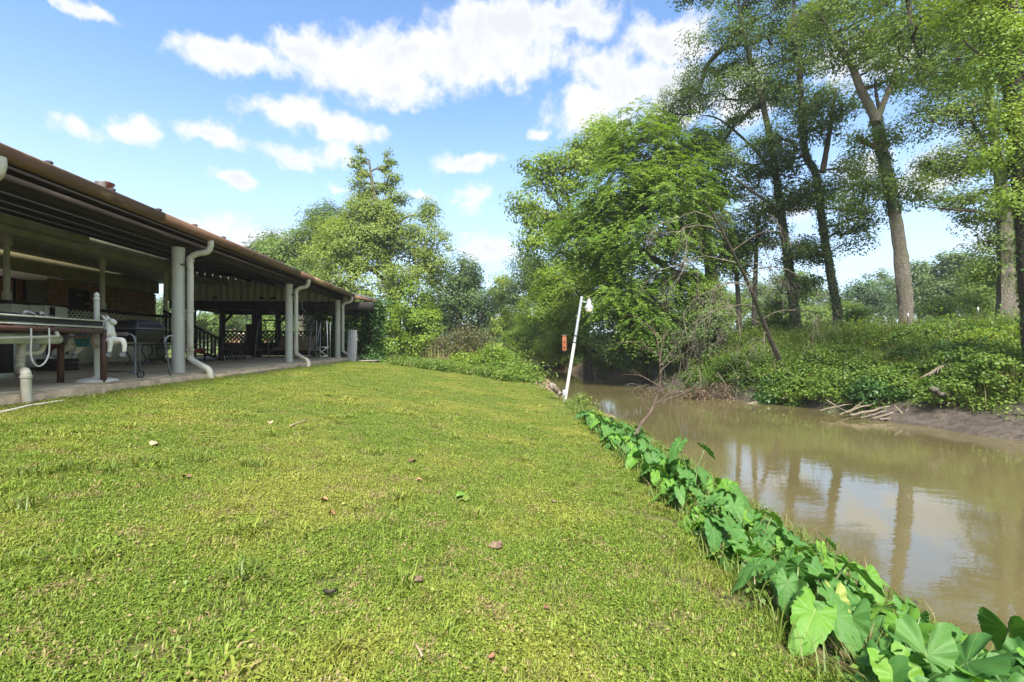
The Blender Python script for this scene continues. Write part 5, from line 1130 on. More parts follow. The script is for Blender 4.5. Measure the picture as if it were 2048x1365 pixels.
# named bushes along the far bank
for i, (px, py, d, rx, ry, key, n, lab) in enumerate([
    (1990,720,12.6,110,50,'under2',5000,'big leafy bush sprawling down the bank at the right edge'), (1900,745,12.8,60,26,'under2',2400,'low bush just above the bare mud shelf'), (1860,680,14.6,80,34,'ivy',3400,'dark bush on the bank crest right of the massive trunk'),
    (1740,700,15.4,70,34,'under',3000,'yellowish bush below the massive trunk'), (1670,690,17,46,34,'under',2400,'rounded mounded bush below the forked oak'), (1690,760,15.6,80,40,'under2',3400,'bright bush halfway down the bank above the sticks'),
    (1590,770,16.8,56,34,'under',2600,'dark green bush at the waterline left of the sticks'), (1760,770,14.2,52,40,'ivy',2600,'deep green bush directly above the pile of sticks'), (1620,690,20.5,50,26,'bluish',1800,'bluish bush beside the foot of the left oak'),
    (1640,730,17,60,40,'under2',3000,'tall leafy bush on the slope below the forked oak'), (1780,735,14.4,56,42,'under2',3000,'tall leafy bush on the slope left of the bleached sticks'), (1560,790,17.2,50,30,'ivy',2400,'dark bush overhanging the water above the long log'), (1850,640,16.2,60,34,'under2',2600,'bushy growth on the crest between pale trunk and airy tree'), (1500,690,19.5,56,40,'under2',2600,'leafy bush wrapped round the foot of the snag'), (1950,690,13.2,70,44,'ivy',3000,'deep green bush midway up the bank near the right edge'),
    (2000,650,13.6,90,40,'lime',3400,'pale lime bush cresting the bank at the right edge'), (1530,740,18.5,56,44,'under',2600,'tangled bush at the foot of the leaning snag'),
    (1470,740,20,60,44,'under',2600,'tangled bush trailing into the water left of the snag'), (1910,625,17,60,26,'under',1800,'yellow green bush in front of the thin far tree'), (1700,640,19.5,30,20,'ivy',900,'little bush between the forked oak and the massive trunk')]):
    bush('bank_bush', lab, 'bush', px, py, d, rx, ry, L[key], n*2, (.085, .058), 200+i, cr=.17, k=46)
# bronze and dead brush
bush('bronze_shrub', 'tall bronze half-dead shrub in the weeds at the centre', 'shrub', 935, 655, 28, 56, 62, L['brownish'], 5200, (.13, .07), 230, cr=.32, k=56, stems=14)
bush('bronze_shrub', 'smaller bronze shrub right of the thick trunk', 'shrub', 880, 690, 29, 36, 36, L['brownish'], 2000, (.12, .07), 231, cr=.28, k=28, stems=9)
T = bush('leafy_sapling', 'young sapling with two dark stems forming a V in the weeds', 'sapling', 985, 690, 21, 36, 44, L['bright'], 2600, (.10, .07), 232, cr=.22, k=30)
vb = MB(); b0 = P(974, 738, 20.5); b0[2] = GROUND(b0[0], b0[1])-.05
vb.tube(curve([b0, P(965, 705, 20.5), P(961, 660, 20.5), P(960, 622, 20.5)], 4), np.linspace(.03, .008, 13), 6).tube(curve([b0, P(982, 710, 20.6), P(987, 670, 20.6), P(990, 640, 20.6)], 4), np.linspace(.026, .008, 13), 6)
vb.build('fork', M['bark_dark'], T, smooth=True)
bush('weed_shrub', 'light green shrub left of the V-stemmed sapling', 'shrub', 930, 705, 22, 30, 26, L['lime'], 2200, (.10, .07), 233, cr=.2, k=24)
bush('weed_shrub', 'pale dry weed clump at the edge of the sunlit strip', 'shrub', 890, 712, 23, 22, 18, L['dry'], 900, (.10, .06), 234, cr=.18, k=16)
bush('weed_shrub', 'green shrub low at the water end of the weed strip', 'shrub', 1000, 728, 19.5, 26, 20, L['under'], 2400, (.09, .065), 235, cr=.18, k=24)
for i, (px, py, d, rx, ry, lab) in enumerate([(1388,690,18.5,34,50,'clump of dead reddish-brown leaves in the brush'), (1300,700,21,60,40,'brush with hanging dead leaves over the water behind the sapling'), (1350,745,19.5,50,34,'brown dead brush trailing in the water'), (1440,700,18.8,36,36,'sparse dead brush left of the snag')]):
    T = bush('dead_brush', lab, 'brush', px, py, d, rx, ry, L['dry'], 1100 if i else 1500, (.10, .045), 240+i, cr=.2, k=30, stems=10, bk=M['twig_grey'])
    rng = np.random.default_rng(250+i); mb = MB()
    for _ in range(7): bare(mb, T.origin+np.array([rng.normal()*.4, rng.normal()*.3, .1]), (rng.normal()*.6-.2, -.3, 1), rng.uniform(.7, 1.3), .011, 2, rng, .9, 4, .7, 3)
    mb.build('dead_twig', M['twig_grey'], T)
# weed strip closing the lawn, and weeds by the taro row
def strip_pts(rng, k):
    t = rng.uniform(0, 1, k); w = rng.uniform(0, 1, k)**1.2*3.2
    a = P(772, 729, 19.6); b = P(1016, 752, 17.6); x = a[0]+(b[0]-a[0])*t+.15*w; y = a[1]+(b[1]-a[1])*t+w+rng.normal(size=k)*.12
    return x, y
cover('weed_strip', strip_pts, 18000, (.085, .06), L['under2'], 31, .4, 14, .13)
grass_mass('weed_grass', strip_pts, 6000, .4, .014, L['blade'], 32)
def stalk_pts(rng, k):
    x = (rng.uniform(850, 905, k)-1024)/FPX*21; return x, rng.uniform(20.2, 22, k)
grass_mass('seed_stalks', stalk_pts, 90, 1.0, .014, L['straw'], 33, .12)
def far_strip(rng, k):
    d = rng.uniform(17.2, 40, k); return near_x(d)+rng.uniform(-.4, .9, k)-np.interp(d, [14, 22], [0, 1.0])*rng.uniform(0, 1.6, k), d
cover('far_weeds', far_strip, 16000, (.13, .09), L['under'], 34, .8, 14, .2)
def back_pts(rng, k):
    px = rng.uniform(640, 990, k); d = rng.uniform(34, 44, k); return (px-1024)/FPX*d, d
cover('far_weeds', back_pts, 12000, (.2, .14), L['bright'], 35, 1.1, 14, .3)
def edge_pts(rng, k):
    y = rng.uniform(1.6, 12.5, k); return near_x(y)+rng.uniform(.0, 1.9, k)*np.interp(y, [2, 12], [1, .9]), y
grass_mass('edge_grass', edge_pts, 9000, .22, .008, L['blade'], 36, .7)
cover('edge_weeds', edge_pts, 16000, (.035, .022), L['under2'], 37, .16, 14, .06)
# shrub by the lamp and yellow weed
bush('small_shrub', 'small open grey-green shrub beside the lamp post foot', 'shrub', 1166, 786, 11.7, 26, 26, L['gum'], 900, (.06, .028), 260, cr=.10, k=28, stems=10)
bush('yellow_weed', 'bright yellow-green tufted weed beyond the broad-leaved row', 'weed', 1194, 812, 10.6, 12, 12, L['lime'], 420, (.10, .022), 261, cr=.06, k=14, stems=5)
# vine-grown corner post
vp = HW((-4.75, 22.6, 0)); rng = np.random.default_rng(77)
T = Thing('climbing_vine', 'leafy climbing vine smothering the far porch corner post', 'vine', (vp.x, vp.y, SLAB-.3))
t = rng.uniform(0, 1, 230); a = rng.uniform(0, 6.28, 230); rad = .16+.34*np.abs(rng.normal(size=230))*np.interp(t, [0, .3, 1], [1.0, .7, .75])
C = np.stack([vp.x+rad*np.cos(a)+.1, vp.y+rad*np.sin(a), SLAB-.25+2.85*t], -1)
c2 = np.stack([vp.x-rng.uniform(.1, 1.7, 90), vp.y-rng.uniform(-.2, .4, 90), SLAB-.1+rng.uniform(0, 1.9, 90)**1.0], -1); c2 = c2[c2[:, 2] < SLAB+1.9]
link('foliage', leaf_mesh('foliage', puff(rng, np.vstack([C, c2]), .15, 26, .11, .085, .8, .45)-T.origin), L['ivy'], T.o)
mb = MB()
for k in range(6):
    a0 = k*1.05; mb.tube(curve([(vp.x+.18*math.cos(a0+i*.5), vp.y+.18*math.sin(a0+i*.5), SLAB-.3+i*.55) for i in range(6)], 3), .016, 5)
mb.build('stem', M['bark_dark'], T)
wp = HW((-6.6, 21.0, 0))
T = Thing('climbing_vine', 'dark climbing vine on the third pavilion post behind the last column', 'vine', (wp.x, wp.y, SLAB))
t = rng.uniform(0, 1, 110); a = rng.uniform(0, 6.28, 110); rad = .2+.3*np.abs(rng.normal(size=110))
C = np.stack([wp.x+rad*np.cos(a)+.25, wp.y+rad*np.sin(a), SLAB+2.0*t], -1)
link('foliage', leaf_mesh('foliage', puff(rng, C, .14, 24, .10, .08, .8, .45)-T.origin), L['dark'], T.o)
MB().tube([(wp.x+.16, wp.y-.16, SLAB), (wp.x+.2, wp.y-.2, SLAB+1.0), (wp.x+.15, wp.y-.15, SLAB+2.0)], .02, 5).build('stem', M['bark_dark'], T)
bush('corner_bush', 'dark leafy bush at the foot of the vine-grown corner', 'bush', 742, 722, 20.4, 22, 14, L['ivy'], 1200, (.1, .075), 262, cr=.14, k=20)
# leaning dead snag with arching bare branches
rng = np.random.default_rng(9); d = 17.6
pts = [P(1572, 745, d+.6), P(1545, 690, d+.3), P(1525, 640, d), P(1500, 575, d-.4), P(1470, 515, d-.8), P(1440, 455, d-1.2), P(1408, 400, d-1.5)]
pts[0][2] = GROUND(pts[0][0], pts[0][1])-.1
T = Thing('leaning_snag', 'dark dead tree leaning left over the water with bare arching branches', 'dead tree', (pts[0][0], pts[0][1], GROUND(pts[0][0], pts[0][1])))
mb = MB(); cv = curve(pts, 5); rough_tube(mb, cv, np.linspace(.11, .025, len(cv)), rng, 9); mb.build('trunk', M['bark_dark'], T, smooth=True)
mb = MB()
for f, dv, ln in ((.30,(-.9,-.3,.1),1.5),(.42,(-1,-.2,.25),2.3),(.5,(-1,-.5,.5),2.2),(.58,(.9,-.2,.7),1.8),(.55,(-1,.1,.05),2.5),(.66,(-1,-.2,.4),2.4),(.72,(.7,-.3,.8),1.6),(.8,(-.9,-.3,.5),1.9),(.88,(-.8,.2,.7),1.5),(.36,(.6,-.6,.6),1.5),(.25,(-.7,-.7,.2),1.2),(.62,(.2,-.9,.3),1.5)):
    i = int(f*(len(cv)-1)); bare(mb, cv[i], dv, ln*1.05, .024, 3, rng, .42, 5, .6, 4)
mb.build('branch', M['twig_grey'], T, smooth=True)
C = np.array([cv[int(f*(len(cv)-1))]+rng.normal(size=3)*.7 for f in rng.uniform(.2, 1, 26)])
link('sparse_leaves', leaf_mesh('sparse_leaves', puff(rng, C, .22, 12, .07, .04)-T.origin), L['oak2'], T.o)
# tangled bare vines hanging into the water below it
T = Thing('trailing_branches', 'pale dead branches trailing into the water under the leaning snag', 'dead branches', P(1440, 770, 18.5)*np.array([1, 1, 0])+np.array([0, 0, WATER_Z]))
mb = MB()
for k in range(16):
    s = P(rng.uniform(1330, 1500), rng.uniform(690, 760), rng.uniform(17.5, 20)); bare(mb, s, (rng.normal()*.7, -.5, -.3), rng.uniform(.6, 1.2), .012, 2, rng, .7, 4, .5, 3)
mb.build('branch', M['twig_grey'], T)
# dead sapling leaning over the water from the near bank
rng = np.random.default_rng(14); d = 7.9
b0 = P(1268, 872, 7.4)
pts = [b0, P(1280, 852, 7.6), P(1300, 826, d), P(1313, 795, d+.1), P(1320, 765, d+.1), P(1320, 730, d+.1), P(1317, 700, d), P(1312, 670, d), P(1303, 640, d)]
pts[0] = np.array([pts[0][0]-.12, pts[0][1]-.1, GROUND(pts[0][0]-.12, pts[0][1]-.1)-.08])
T = Thing('bare_sapling', 'thin bare brown sapling curving up from the near bank over the water', 'sapling', pts[0]+(0, 0, .08))
cv = curve(pts, 4); MB().tube(cv, np.linspace(.028, .004, len(cv)), 8).build('trunk', M['sapling'], T, smooth=True)
mb = MB()
for pl in ([(1312,808),(1335,790),(1362,775),(1384,745),(1390,730)], [(1314,806),(1345,795),(1380,780),(1400,765)], [(1318,772),(1300,762),(1280,750),(1264,738)], [(1319,745),(1340,725),(1372,705)], [(1319,732),(1335,715),(1350,690)], [(1300,822),(1290,812),(1283,800)], [(1318,712),(1300,700),(1285,685)], [(1319,725),(1325,690),(1333,665)], [(1315,690),(1330,670),(1345,655)], [(1312,672),(1300,655),(1290,645)]):
    c2 = curve([P(x, y, d+.05*i) for i, (x, y) in enumerate(pl)], 3); mb.tube(c2, np.linspace(.011, .003, len(c2)), 5)
    for _ in range(2): bare(mb, c2[rng.integers(2, len(c2))], (rng.normal(), rng.normal()*.4, .5), .35, .005, 1, rng, .2, 3, .5, 2)
mb.build('branch', M['sapling'], T, smooth=True)
# logs and sticks at the foot of the far bank: each stick a thing
def stick(name, label, pl, r, mat, group=None, seed=0):
    rng = np.random.default_rng(seed+300); pts = [P(*q_) for q_ in pl]; cv = curve(pts, 4)+rng.normal(size=(4*(len(pts)-1)+1, 3))*r*.25
    T_ = MB().tube(cv, np.linspace(r, r*.55, len(cv)), 7); V = np.concatenate(T_.V); org = pts[0]
    me = mesh_np(name, V-org, [T_.Q[0], T_.T[0]], True); o = link(name, me, mat); o.location = org; tag(o, label, 'log' if r > .05 else 'stick', group); return o
stick('log', 'long bleached log lying at the waterline below the snag', [(1494,809,17),(1530,803,17.3),(1570,797,17.6),(1600,792,17.9)], .09, M['driftwood'], seed=1)
stick('log', 'curved dark log stuck in the bank above the mud shelf', [(1862,778,12.2),(1880,787,12.3),(1905,791,12.4),(1935,790,12.5)], .07, M['bark_grey'], seed=2)
SL = 'dead stick lying in the pile at the edge of the far bank water'
for i, pl in enumerate([[(1640,822,14.0),(1680,812,14.2),(1720,806,14.4)], [(1690,826,13.6),(1730,812,13.8),(1790,800,14)], [(1700,832,13.3),(1745,822,13.5),(1800,806,13.8)], [(1722,836,13.2),(1765,824,13.4),(1812,808,13.6)], [(1745,838,13.1),(1785,826,13.2),(1818,812,13.4)],
    [(1804,842,12.9),(1812,826,13),(1816,812,13.2)], [(1680,830,13.6),(1705,818,13.7),(1730,800,14)], [(1760,840,13),(1800,836,13.1),(1834,826,13.2)], [(1820,846,12.8),(1806,830,13),(1790,812,13.2)], [(1650,800,14.6),(1690,822,14.2),(1720,832,14)], [(1740,790,14.3),(1770,815,13.8),(1790,836,13.4)]]):
    stick('stick', SL, pl, .022+.01*(i % 3), M['stick'], 'sticks at the far waterline', 10+i)
SR = 'bleached root or stick running down the bank under the massive trunk'
for i in range(9):
    x = 1845+i*7; stick('stick', SR, [(x+46, 724-i*3, 13.6), (x+20-i*3, 742-i*2, 13.3), (x-6+i*2, 757-i*2.5, 13.0)], .014+.005*(i % 3), M['stick'], 'bleached sticks on the bank slope', 30+i)
for i, (px, py, d) in enumerate([(1506, 818, 15.2)]):
    stick('snag_stub', 'tiny dark stub poking out of the open water', [(px-3, py+3, d), (px, py, d), (px+4, py-4, d), (px+7, py-6, d)], .03, M['bark_dark'], None, 60+i)
# fence posts on the far bank
for px, py, py1, lab in ((1816, 627, 668, 'steel fence post with a white tip in front of the massive trunk'), (1956, 615, 672, 'steel fence post with a white tip right of the gap of sky'), (1629, 640, 676, 'steel fence post between the two tall oaks')):
    d = 16.6 if px > 1700 else 20.6; a = P(px, py, d); b = P(px, py1, d); b[2] = GROUND(b[0], b[1])-.2
    T = Thing('fence_post', lab, 'fence post', b)
    MB().bar(b, a-(0, 0, .16), .036, .036, up=(0, 1, 0)).build('shaft', M['t_post'], T); MB().bar(a-(0, 0, .159), a, .037, .037, up=(0, 1, 0)).build('tip', M['post_white'], T)
# ------------------------------------------------------------------ elephant ears along the near bank
def taro_mats():
    out = []
    for nm, ca, cb, vein in (('taro_leaf', (.042,.135,.028), (.085,.20,.04), (.15,.27,.08)), ('taro_leaf_fresh', (.085,.22,.022), (.135,.27,.032), (.2,.33,.08)), ('taro_leaf_yellowing', (.10,.22,.045), (.27,.31,.075), (.25,.34,.11))):
        m, nt = new_mat(nm); tc = N(nt, 'ShaderNodeTexCoord'); oi = N(nt, 'ShaderNodeObjectInfo')
        sp = N(nt, 'ShaderNodeSeparateXYZ', {0: tc.outputs['Object']})
        ang = MATH(nt, 'ARCTAN2', sp.outputs[0], sp.outputs[1]); rr = N(nt, 'ShaderNodeVectorMath', {0: tc.outputs['Object']}, operation='LENGTH').outputs['Value']
        w = MATH(nt, 'MULTIPLY', MATH(nt, 'ABSOLUTE', MATH(nt, 'SINE', MATH(nt, 'MULTIPLY', ang, 6.5))), rr)
        lat = SMOOTH(nt, w, .028, .006)
        mid = SMOOTH(nt, MATH(nt, 'ABSOLUTE', sp.outputs[0]), .016, .003)
        v = MATH(nt, 'MAXIMUM', MATH(nt, 'MULTIPLY', lat, .55), mid)
        n1 = N(nt, 'ShaderNodeTexNoise', {'Vector': tc.outputs['Object'], 'Scale': 5.0, 'Detail': 4.0, 'Roughness': .6}).outputs[0]
        f = MATH(nt, 'ADD', MATH(nt, 'MULTIPLY', oi.outputs['Random'], .6), MATH(nt, 'MULTIPLY', SMOOTH(nt, n1, .35, .65), .5 if 'yellow' not in nm else .9), clamp=True)
        col = MIXC(nt, f, ca, cb); col = MIXC(nt, v, col, vein)
        h = MATH(nt, 'ADD', MATH(nt, 'MULTIPLY', v, -.6), MATH(nt, 'MULTIPLY', n1, .5))
        bp = N(nt, 'ShaderNodeBump', {'Height': h, 'Strength': .5, 'Distance': .012})
        b = N(nt, 'ShaderNodeBsdfPrincipled', {'Base Color': col, 'Roughness': .55, 'Specular IOR Level': .3, 'Normal': bp.outputs[0]})
        t = N(nt, 'ShaderNodeBsdfTranslucent', {'Color': MIXC(nt, 1.0, col, (1.2, 1.3, .5), 'MULTIPLY'), 'Normal': bp.outputs[0]})
        N(nt, 'ShaderNodeOutputMaterial', {0: N(nt, 'ShaderNodeMixShader', {0: .28, 1: b.outputs[0], 2: t.outputs[0]}).outputs[0]}); out.append(m)
    return out
TM = taro_mats(); M['petiole'] = surface('taro_petiole', (.13,.20,.06), (.10,.13,.05), 8, .5)
def taro_mesh(seed, mat):
    """arrowhead leaf of unit length: petiole meets the blade at the origin, tip towards +y"""
    rng = np.random.default_rng(seed)
    a = np.linspace(0, np.pi, 31); prof = []
    key_a = np.radians([0, 8, 25, 50, 75, 100, 125, 145, 158, 168, 176, 180]); key_r = [.90, .76, .50, .36, .31, .295, .34, .42, .43, .30, .09, .05]
    half = np.interp(a, key_a, key_r); V = [(0, 0, 0)]; rings = 5; m = 0; full = np.concatenate([a, -a[-2:0:-1]]); fr = np.concatenate([half, half[-2:0:-1]])
    fr = fr*(1+rng.normal(size=len(fr))*.035); k = len(full)
    for r in range(1, rings+1):
        t = r/rings
        for ai, ri in zip(full, fr):
            x = math.sin(ai)*ri*t; y = math.cos(ai)*ri*t
            z = -.30*(x*x)*1.2+.10*abs(x)-.28*max(0, y)**2-.10*max(0, -y)**2+(.028*t*math.sin(ai*9+seed)+rng.normal()*.006)*t
            V.append((x, y, z))
    T_ = [(0, 1+j, 1+(j+1) % k) for j in range(k)]; Q = [(1+(r-1)*k+j, 1+r*k+j, 1+r*k+(j+1) % k, 1+(r-1)*k+(j+1) % k) for r in range(1, rings) for j in range(k)]
    V = np.array(V)
    me = mesh_np('elephant_ear_leaf', V, [np.array([q_[::-1] for q_ in Q]), np.array([t[::-1] for t in T_])], True); me.materials.append(mat); return me
TL = [taro_mesh(i, TM[0]) for i in range(4)]+[taro_mesh(i+4, TM[1]) for i in range(3)]+[taro_mesh(9, TM[2])]
rt = random.Random(21); GRP = 'elephant ear plants in the row along the near bank'
GEN = 'broad-leaved green elephant ear plant in the row along the near bank'
def zone_label(x, y):
    a = 'bottom right' if y < 2.6 else 'mid row' if y < 5.2 else 'near the bare sapling' if y < 7.6 else 'far end'
    b = 'lawn side' if x-near_x(y) < .55 else 'water side'
    return f'elephant ear plant on the {b} of the bank row, {a}'
def taro_plant(x, y, n, size, h, label=None, group=GRP, lf=None, az0=None, lean=None):
    label = label or zone_label(x, y); z = GROUND(x, y); T = Thing('elephant_ear', label, 'plant', (x, y, z), group=group); mb = MB()
    for i in range(n):
        az = (az0+rt.uniform(-.6, .6)) if az0 is not None else (i*6.283/n+rt.uniform(-.5, .5)); ln = (lean or .45)*rt.uniform(.5, 1.3); hh = h*rt.uniform(.65, 1.15)
        top = np.array([x+math.cos(az)*hh*ln, y+math.sin(az)*hh*ln, z+hh])
        base = np.array([x+math.cos(az)*.03, y+math.sin(az)*.03, z-.03])
        mid = base*.45+top*.55+np.array([-math.cos(az), -math.sin(az), 0])*hh*.07
        s = size*rt.uniform(.65, 1.2)
        mb.tube(curve([base, mid, top], 3), np.linspace(.012, .006, 7)*(.6+size), 5)
        pitch = R(rt.uniform(18, 62)); roll = R(rt.uniform(-22, 22)); yaw = az-math.pi/2+rt.uniform(-.5, .5)
        me = TL[lf if lf is not None else (rt.choice((0, 1, 2, 3, 0, 1, 2, 3, 4, 5, 6)))]
        o = bpy.data.objects.new('leaf', me); COL.objects.link(o); o.parent = T.o
        Mx = Matrix.Rotation(yaw, 4, 'Z') @ Matrix.Rotation(-pitch, 4, 'X') @ Matrix.Rotation(roll, 4, 'Y')
        o.matrix_local = Matrix.Translation(Vector(top-T.origin)) @ Mx @ Matrix.Scale(s, 4)
    mb.build('stem', M['petiole'], T); return T
y = 1.75
while y < 9.6:
    f = np.interp(y, [1.7, 4, 10], [1.0, .85, .6]); wid = np.interp(y, [1.7, 3, 6, 10], [1.15, 1.0, .75, .45]); x = float(near_x(y))+np.interp(y, [1.7, 3, 5], [.34, .22, .10])
    while x < near_x(y)+.22+wid:
        taro_plant(x+rt.uniform(-.06, .06), y+rt.uniform(-.1, .1), rt.choice((3, 4, 4, 5)), .30*f*rt.uniform(.65, 1.2), .24*f*rt.uniform(.6, 1.4)+.09*max(0, x-near_x(y)-.35))
        x += .27*rt.uniform(.8, 1.4)*f+.02
    y += .26*f+.02
y = 1.7
while y < 4.6:
    for _ in range(2): taro_plant(near_x(y)+rt.uniform(.9, 1.65), y+rt.uniform(-.1, .1), rt.choice((2, 3, 3)), rt.uniform(.15, .24), rt.uniform(.14, .26))
    y += .3
taro_plant(1.66, 2.06, 4, .33, .24, 'largest elephant ear plant, its wide leaves cut by the bottom edge of the picture', None, 1)
taro_plant(1.66, 2.5, 2, .29, .24, 'elephant ear plant with a big yellow-mottled leaf pointing at the lawn', None, 7, az0=-2.2)
taro_plant(2.10, 2.02, 3, .36, .36, 'tall elephant ear plant at the bottom right corner with leaves on long stems', None, 0)
for x_, y_, h_ in ((1.78, 1.84, .3), (2.25, 2.2, .34), (1.98, 1.86, .34), (1.62, 1.78, .2), (2.3, 1.95, .4)): taro_plant(x_, y_, 4, .28, h_*.85)
taro_plant(1.85, 4.9, 2, .26, .5, 'elephant ear plant with two leaves raised on tall stems against the water', None, 2, lean=.3)

# ------------------------------------------------------------------ lawn: tufts of short grass, one mass (geometry nodes)
def lawn():
    rng = np.random.default_rng(8)
    m, nt = new_mat('lawn_blade'); g = N(nt, 'ShaderNodeNewGeometry'); pos = g.outputs['Position']
    n1 = N(nt, 'ShaderNodeTexNoise', {'Vector': pos, 'Scale': .75, 'Detail': 5.0, 'Roughness': .6}).outputs[0]
    n2 = N(nt, 'ShaderNodeTexNoise', {'Vector': pos, 'Scale': 4.5, 'Detail': 4.0, 'Roughness': .65}).outputs[0]
    rnd = g.outputs['Random Per Island']; oi = N(nt, 'ShaderNodeObjectInfo')
    gcol = MIXC(nt, rnd, (.108, .188, .020), (.22, .285, .040))
    ycol = MIXC(nt, rnd, (.26, .285, .04), (.37, .355, .08))
    c = MIXC(nt, MATH(nt, 'MULTIPLY', SMOOTH(nt, n1, .43, .66), .65), gcol, ycol)
    st = MATH(nt, 'LESS_THAN', MATH(nt, 'FRACT', MATH(nt, 'MULTIPLY', rnd, 17.3)), MATH(nt, 'MULTIPLY_ADD', SMOOTH(nt, n2, .5, .72), .55, .07))
    c = MIXC(nt, st, c, MIXC(nt, rnd, (.24, .18, .08), (.34, .28, .13)))
    b = N(nt, 'ShaderNodeBsdfPrincipled', {'Base Color': c, 'Roughness': .5, 'Specular IOR Level': .3})
    t = N(nt, 'ShaderNodeBsdfTranslucent', {'Color': MIXC(nt, 1.0, c, (1.2, 1.15, .5), 'MULTIPLY')})
    N(nt, 'ShaderNodeOutputMaterial', {0: N(nt, 'ShaderNodeMixShader', {0: .3, 1: b.outputs[0], 2: t.outputs[0]}).outputs[0]})
    src = bpy.data.collections.new('lawn_tufts')
    def tuft(i, nb, rad, hgt, wid, broad):
        r = rad*np.sqrt(rng.uniform(0, 1, nb)); a = rng.uniform(0, 6.283, nb); b0 = np.stack([r*np.cos(a), r*np.sin(a), np.full(nb, -.02)], -1)
        az = rng.uniform(0, 6.283, nb); ld = np.stack([np.cos(az), np.sin(az), np.zeros(nb)], -1); sd = np.stack([-np.sin(az), np.cos(az), np.zeros(nb)], -1)
        h = hgt*rng.uniform(.4, 1.2, nb)[:, None]; ln = rng.uniform(.4, 2.1, nb)[:, None]; w = wid*rng.uniform(.6, 1.3, nb)[:, None]; up = np.array([0, 0, 1.0])
        m_ = b0+up*(h*.65+.02)+ld*h*ln*.4; t_ = b0+up*(h*np.maximum(.35, 1-.28*ln)+.02)+ld*h*ln
        V = [np.stack([b0-sd*w*.5, b0+sd*w*.5, m_+sd*w*.5, m_-sd*w*.5, t_], 1).reshape(-1, 3)]; k = np.arange(nb)*5
        Q = [np.stack([k, k+1, k+2, k+3], -1)]; T_ = [np.stack([k+3, k+2, k+4], -1)]
        if broad:   # small round weed leaves among the grass
            r = rad*np.sqrt(rng.uniform(0, 1, broad)); a = rng.uniform(0, 6.283, broad); c_ = np.stack([r*np.cos(a), r*np.sin(a), rng.uniform(.015, hgt*1.0, broad)], -1)
            s = rng.uniform(.006, .013, broad); Vb = leaf_quads(c_, unit(rng.normal(size=(broad, 3))*.4+up), rng.normal(size=(broad, 3)), s*1.5, s*1.2)
            off = nb*5; V.append(Vb); Q.append(off+np.arange(broad*4).reshape(broad, 4))
        o = bpy.data.objects.new('lawn_tuft', mesh_np('lawn_tuft', np.concatenate(V), [np.concatenate(Q), np.concatenate(T_)])); o.data.materials.append(m); src.objects.link(o)
    for i in range(4): tuft(i, 430, .17, .029, .0042, 10)
    for i in range(2): tuft(i, 320, .17, .025, .0045, 60)
    tuft(6, 46, .06, .085, .006, 0); tuft(7, 60, .09, .06, .008, 20)
    pts = []
    for y0, y1, dens in ((.9, 5, 80), (5, 9, 62), (9, 14, 42), (14, 21.5, 34)):
        xa, xb_ = -1.2*y1-.3, 1.75; n = int((xb_-xa)*(y1-y0)*dens); p = np.stack([rng.uniform(xa, xb_, n), rng.uniform(y0, y1, n)], -1)
        pts.append(p[(p[:, 0] > -1.16*p[:, 1]-.4)])
    p = np.concatenate(pts); x, yv = p[:, 0], p[:, 1]
    hx = x*CT+yv*ST; keep = (hx > -4.86+rng.uniform(0, .12, len(x))) & (x < near_x(yv)+rng.uniform(.0, .3, len(x)))
    bare_ = np.sin(x*2.3+1)*np.sin(yv*1.9)+np.sin(x*5.1-yv*3.7)*.5
    keep &= ~((x > near_x(yv)-.35) & (rng.uniform(size=len(x)) < .45))
    keep &= ~((bare_ > 1.15) & (rng.uniform(size=len(x)) < .3))
    x, yv = x[keep], yv[keep]; n = len(x)
    V = np.stack([x, yv, ground_z(x, yv)], -1)
    me = bpy.data.meshes.new('lawn_grass'); me.vertices.add(n); me.vertices.foreach_set('co', V.astype(np.float32).ravel()); me.update()
    e = .1; gx = (ground_z(x+e, yv)-ground_z(x-e, yv))/(2*e); gy = (ground_z(x, yv+e)-ground_z(x, yv-e))/(2*e)
    rot = np.stack([np.arctan(gy), -np.arctan(gx), rng.uniform(0, 6.283, n)], -1)
    # spin about the tuft's own axis first, then tilt onto the slope
    rots = np.array([(Euler((r0, r1, 0)).to_matrix() @ Euler((0, 0, r2)).to_matrix()).to_euler() for r0, r1, r2 in rot])
    patch = np.sin(x*.9+2)*np.sin(yv*1.1+x*.4)+rng.normal(size=n)*.5
    idx = rng.integers(0, 4, n); idx = np.where((patch > .75) | ((x > .2) & (rng.uniform(size=n) < .3)), rng.integers(4, 6, n), idx); u = rng.uniform(size=n); idx = np.where(u < .02, 6, np.where(u < .05, 7, idx))
    for nm, ty, arr in (('rot', 'FLOAT_VECTOR', rots), ('scl', 'FLOAT', rng.uniform(.75, 1.25, n)), ('idx', 'INT', idx)):
        at = me.attributes.new(nm, ty, 'POINT')
        at.data.foreach_set('vector' if ty == 'FLOAT_VECTOR' else 'value', np.asarray(arr, np.int32 if ty == 'INT' else np.float32).ravel())
    o = bpy.data.objects.new('lawn_grass', me); COL.objects.link(o); tag(o, kind='stuff')
    ng = bpy.data.node_groups.new('lawn_scatter', 'GeometryNodeTree'); ng.interface.new_socket('Geometry', in_out='INPUT', socket_type='NodeSocketGeometry'); ng.interface.new_socket('Geometry', in_out='OUTPUT', socket_type='NodeSocketGeometry')
    gi = ng.nodes.new('NodeGroupInput'); go = ng.nodes.new('NodeGroupOutput')
    ci = ng.nodes.new('GeometryNodeCollectionInfo'); ci.inputs['Collection'].default_value = src; ci.inputs['Separate Children'].default_value = True; ci.inputs['Reset Children'].default_value = True
    def at_(nm, ty):
        q_ = ng.nodes.new('GeometryNodeInputNamedAttribute'); q_.data_type = ty; q_.inputs['Name'].default_value = nm; return q_.outputs['Attribute']
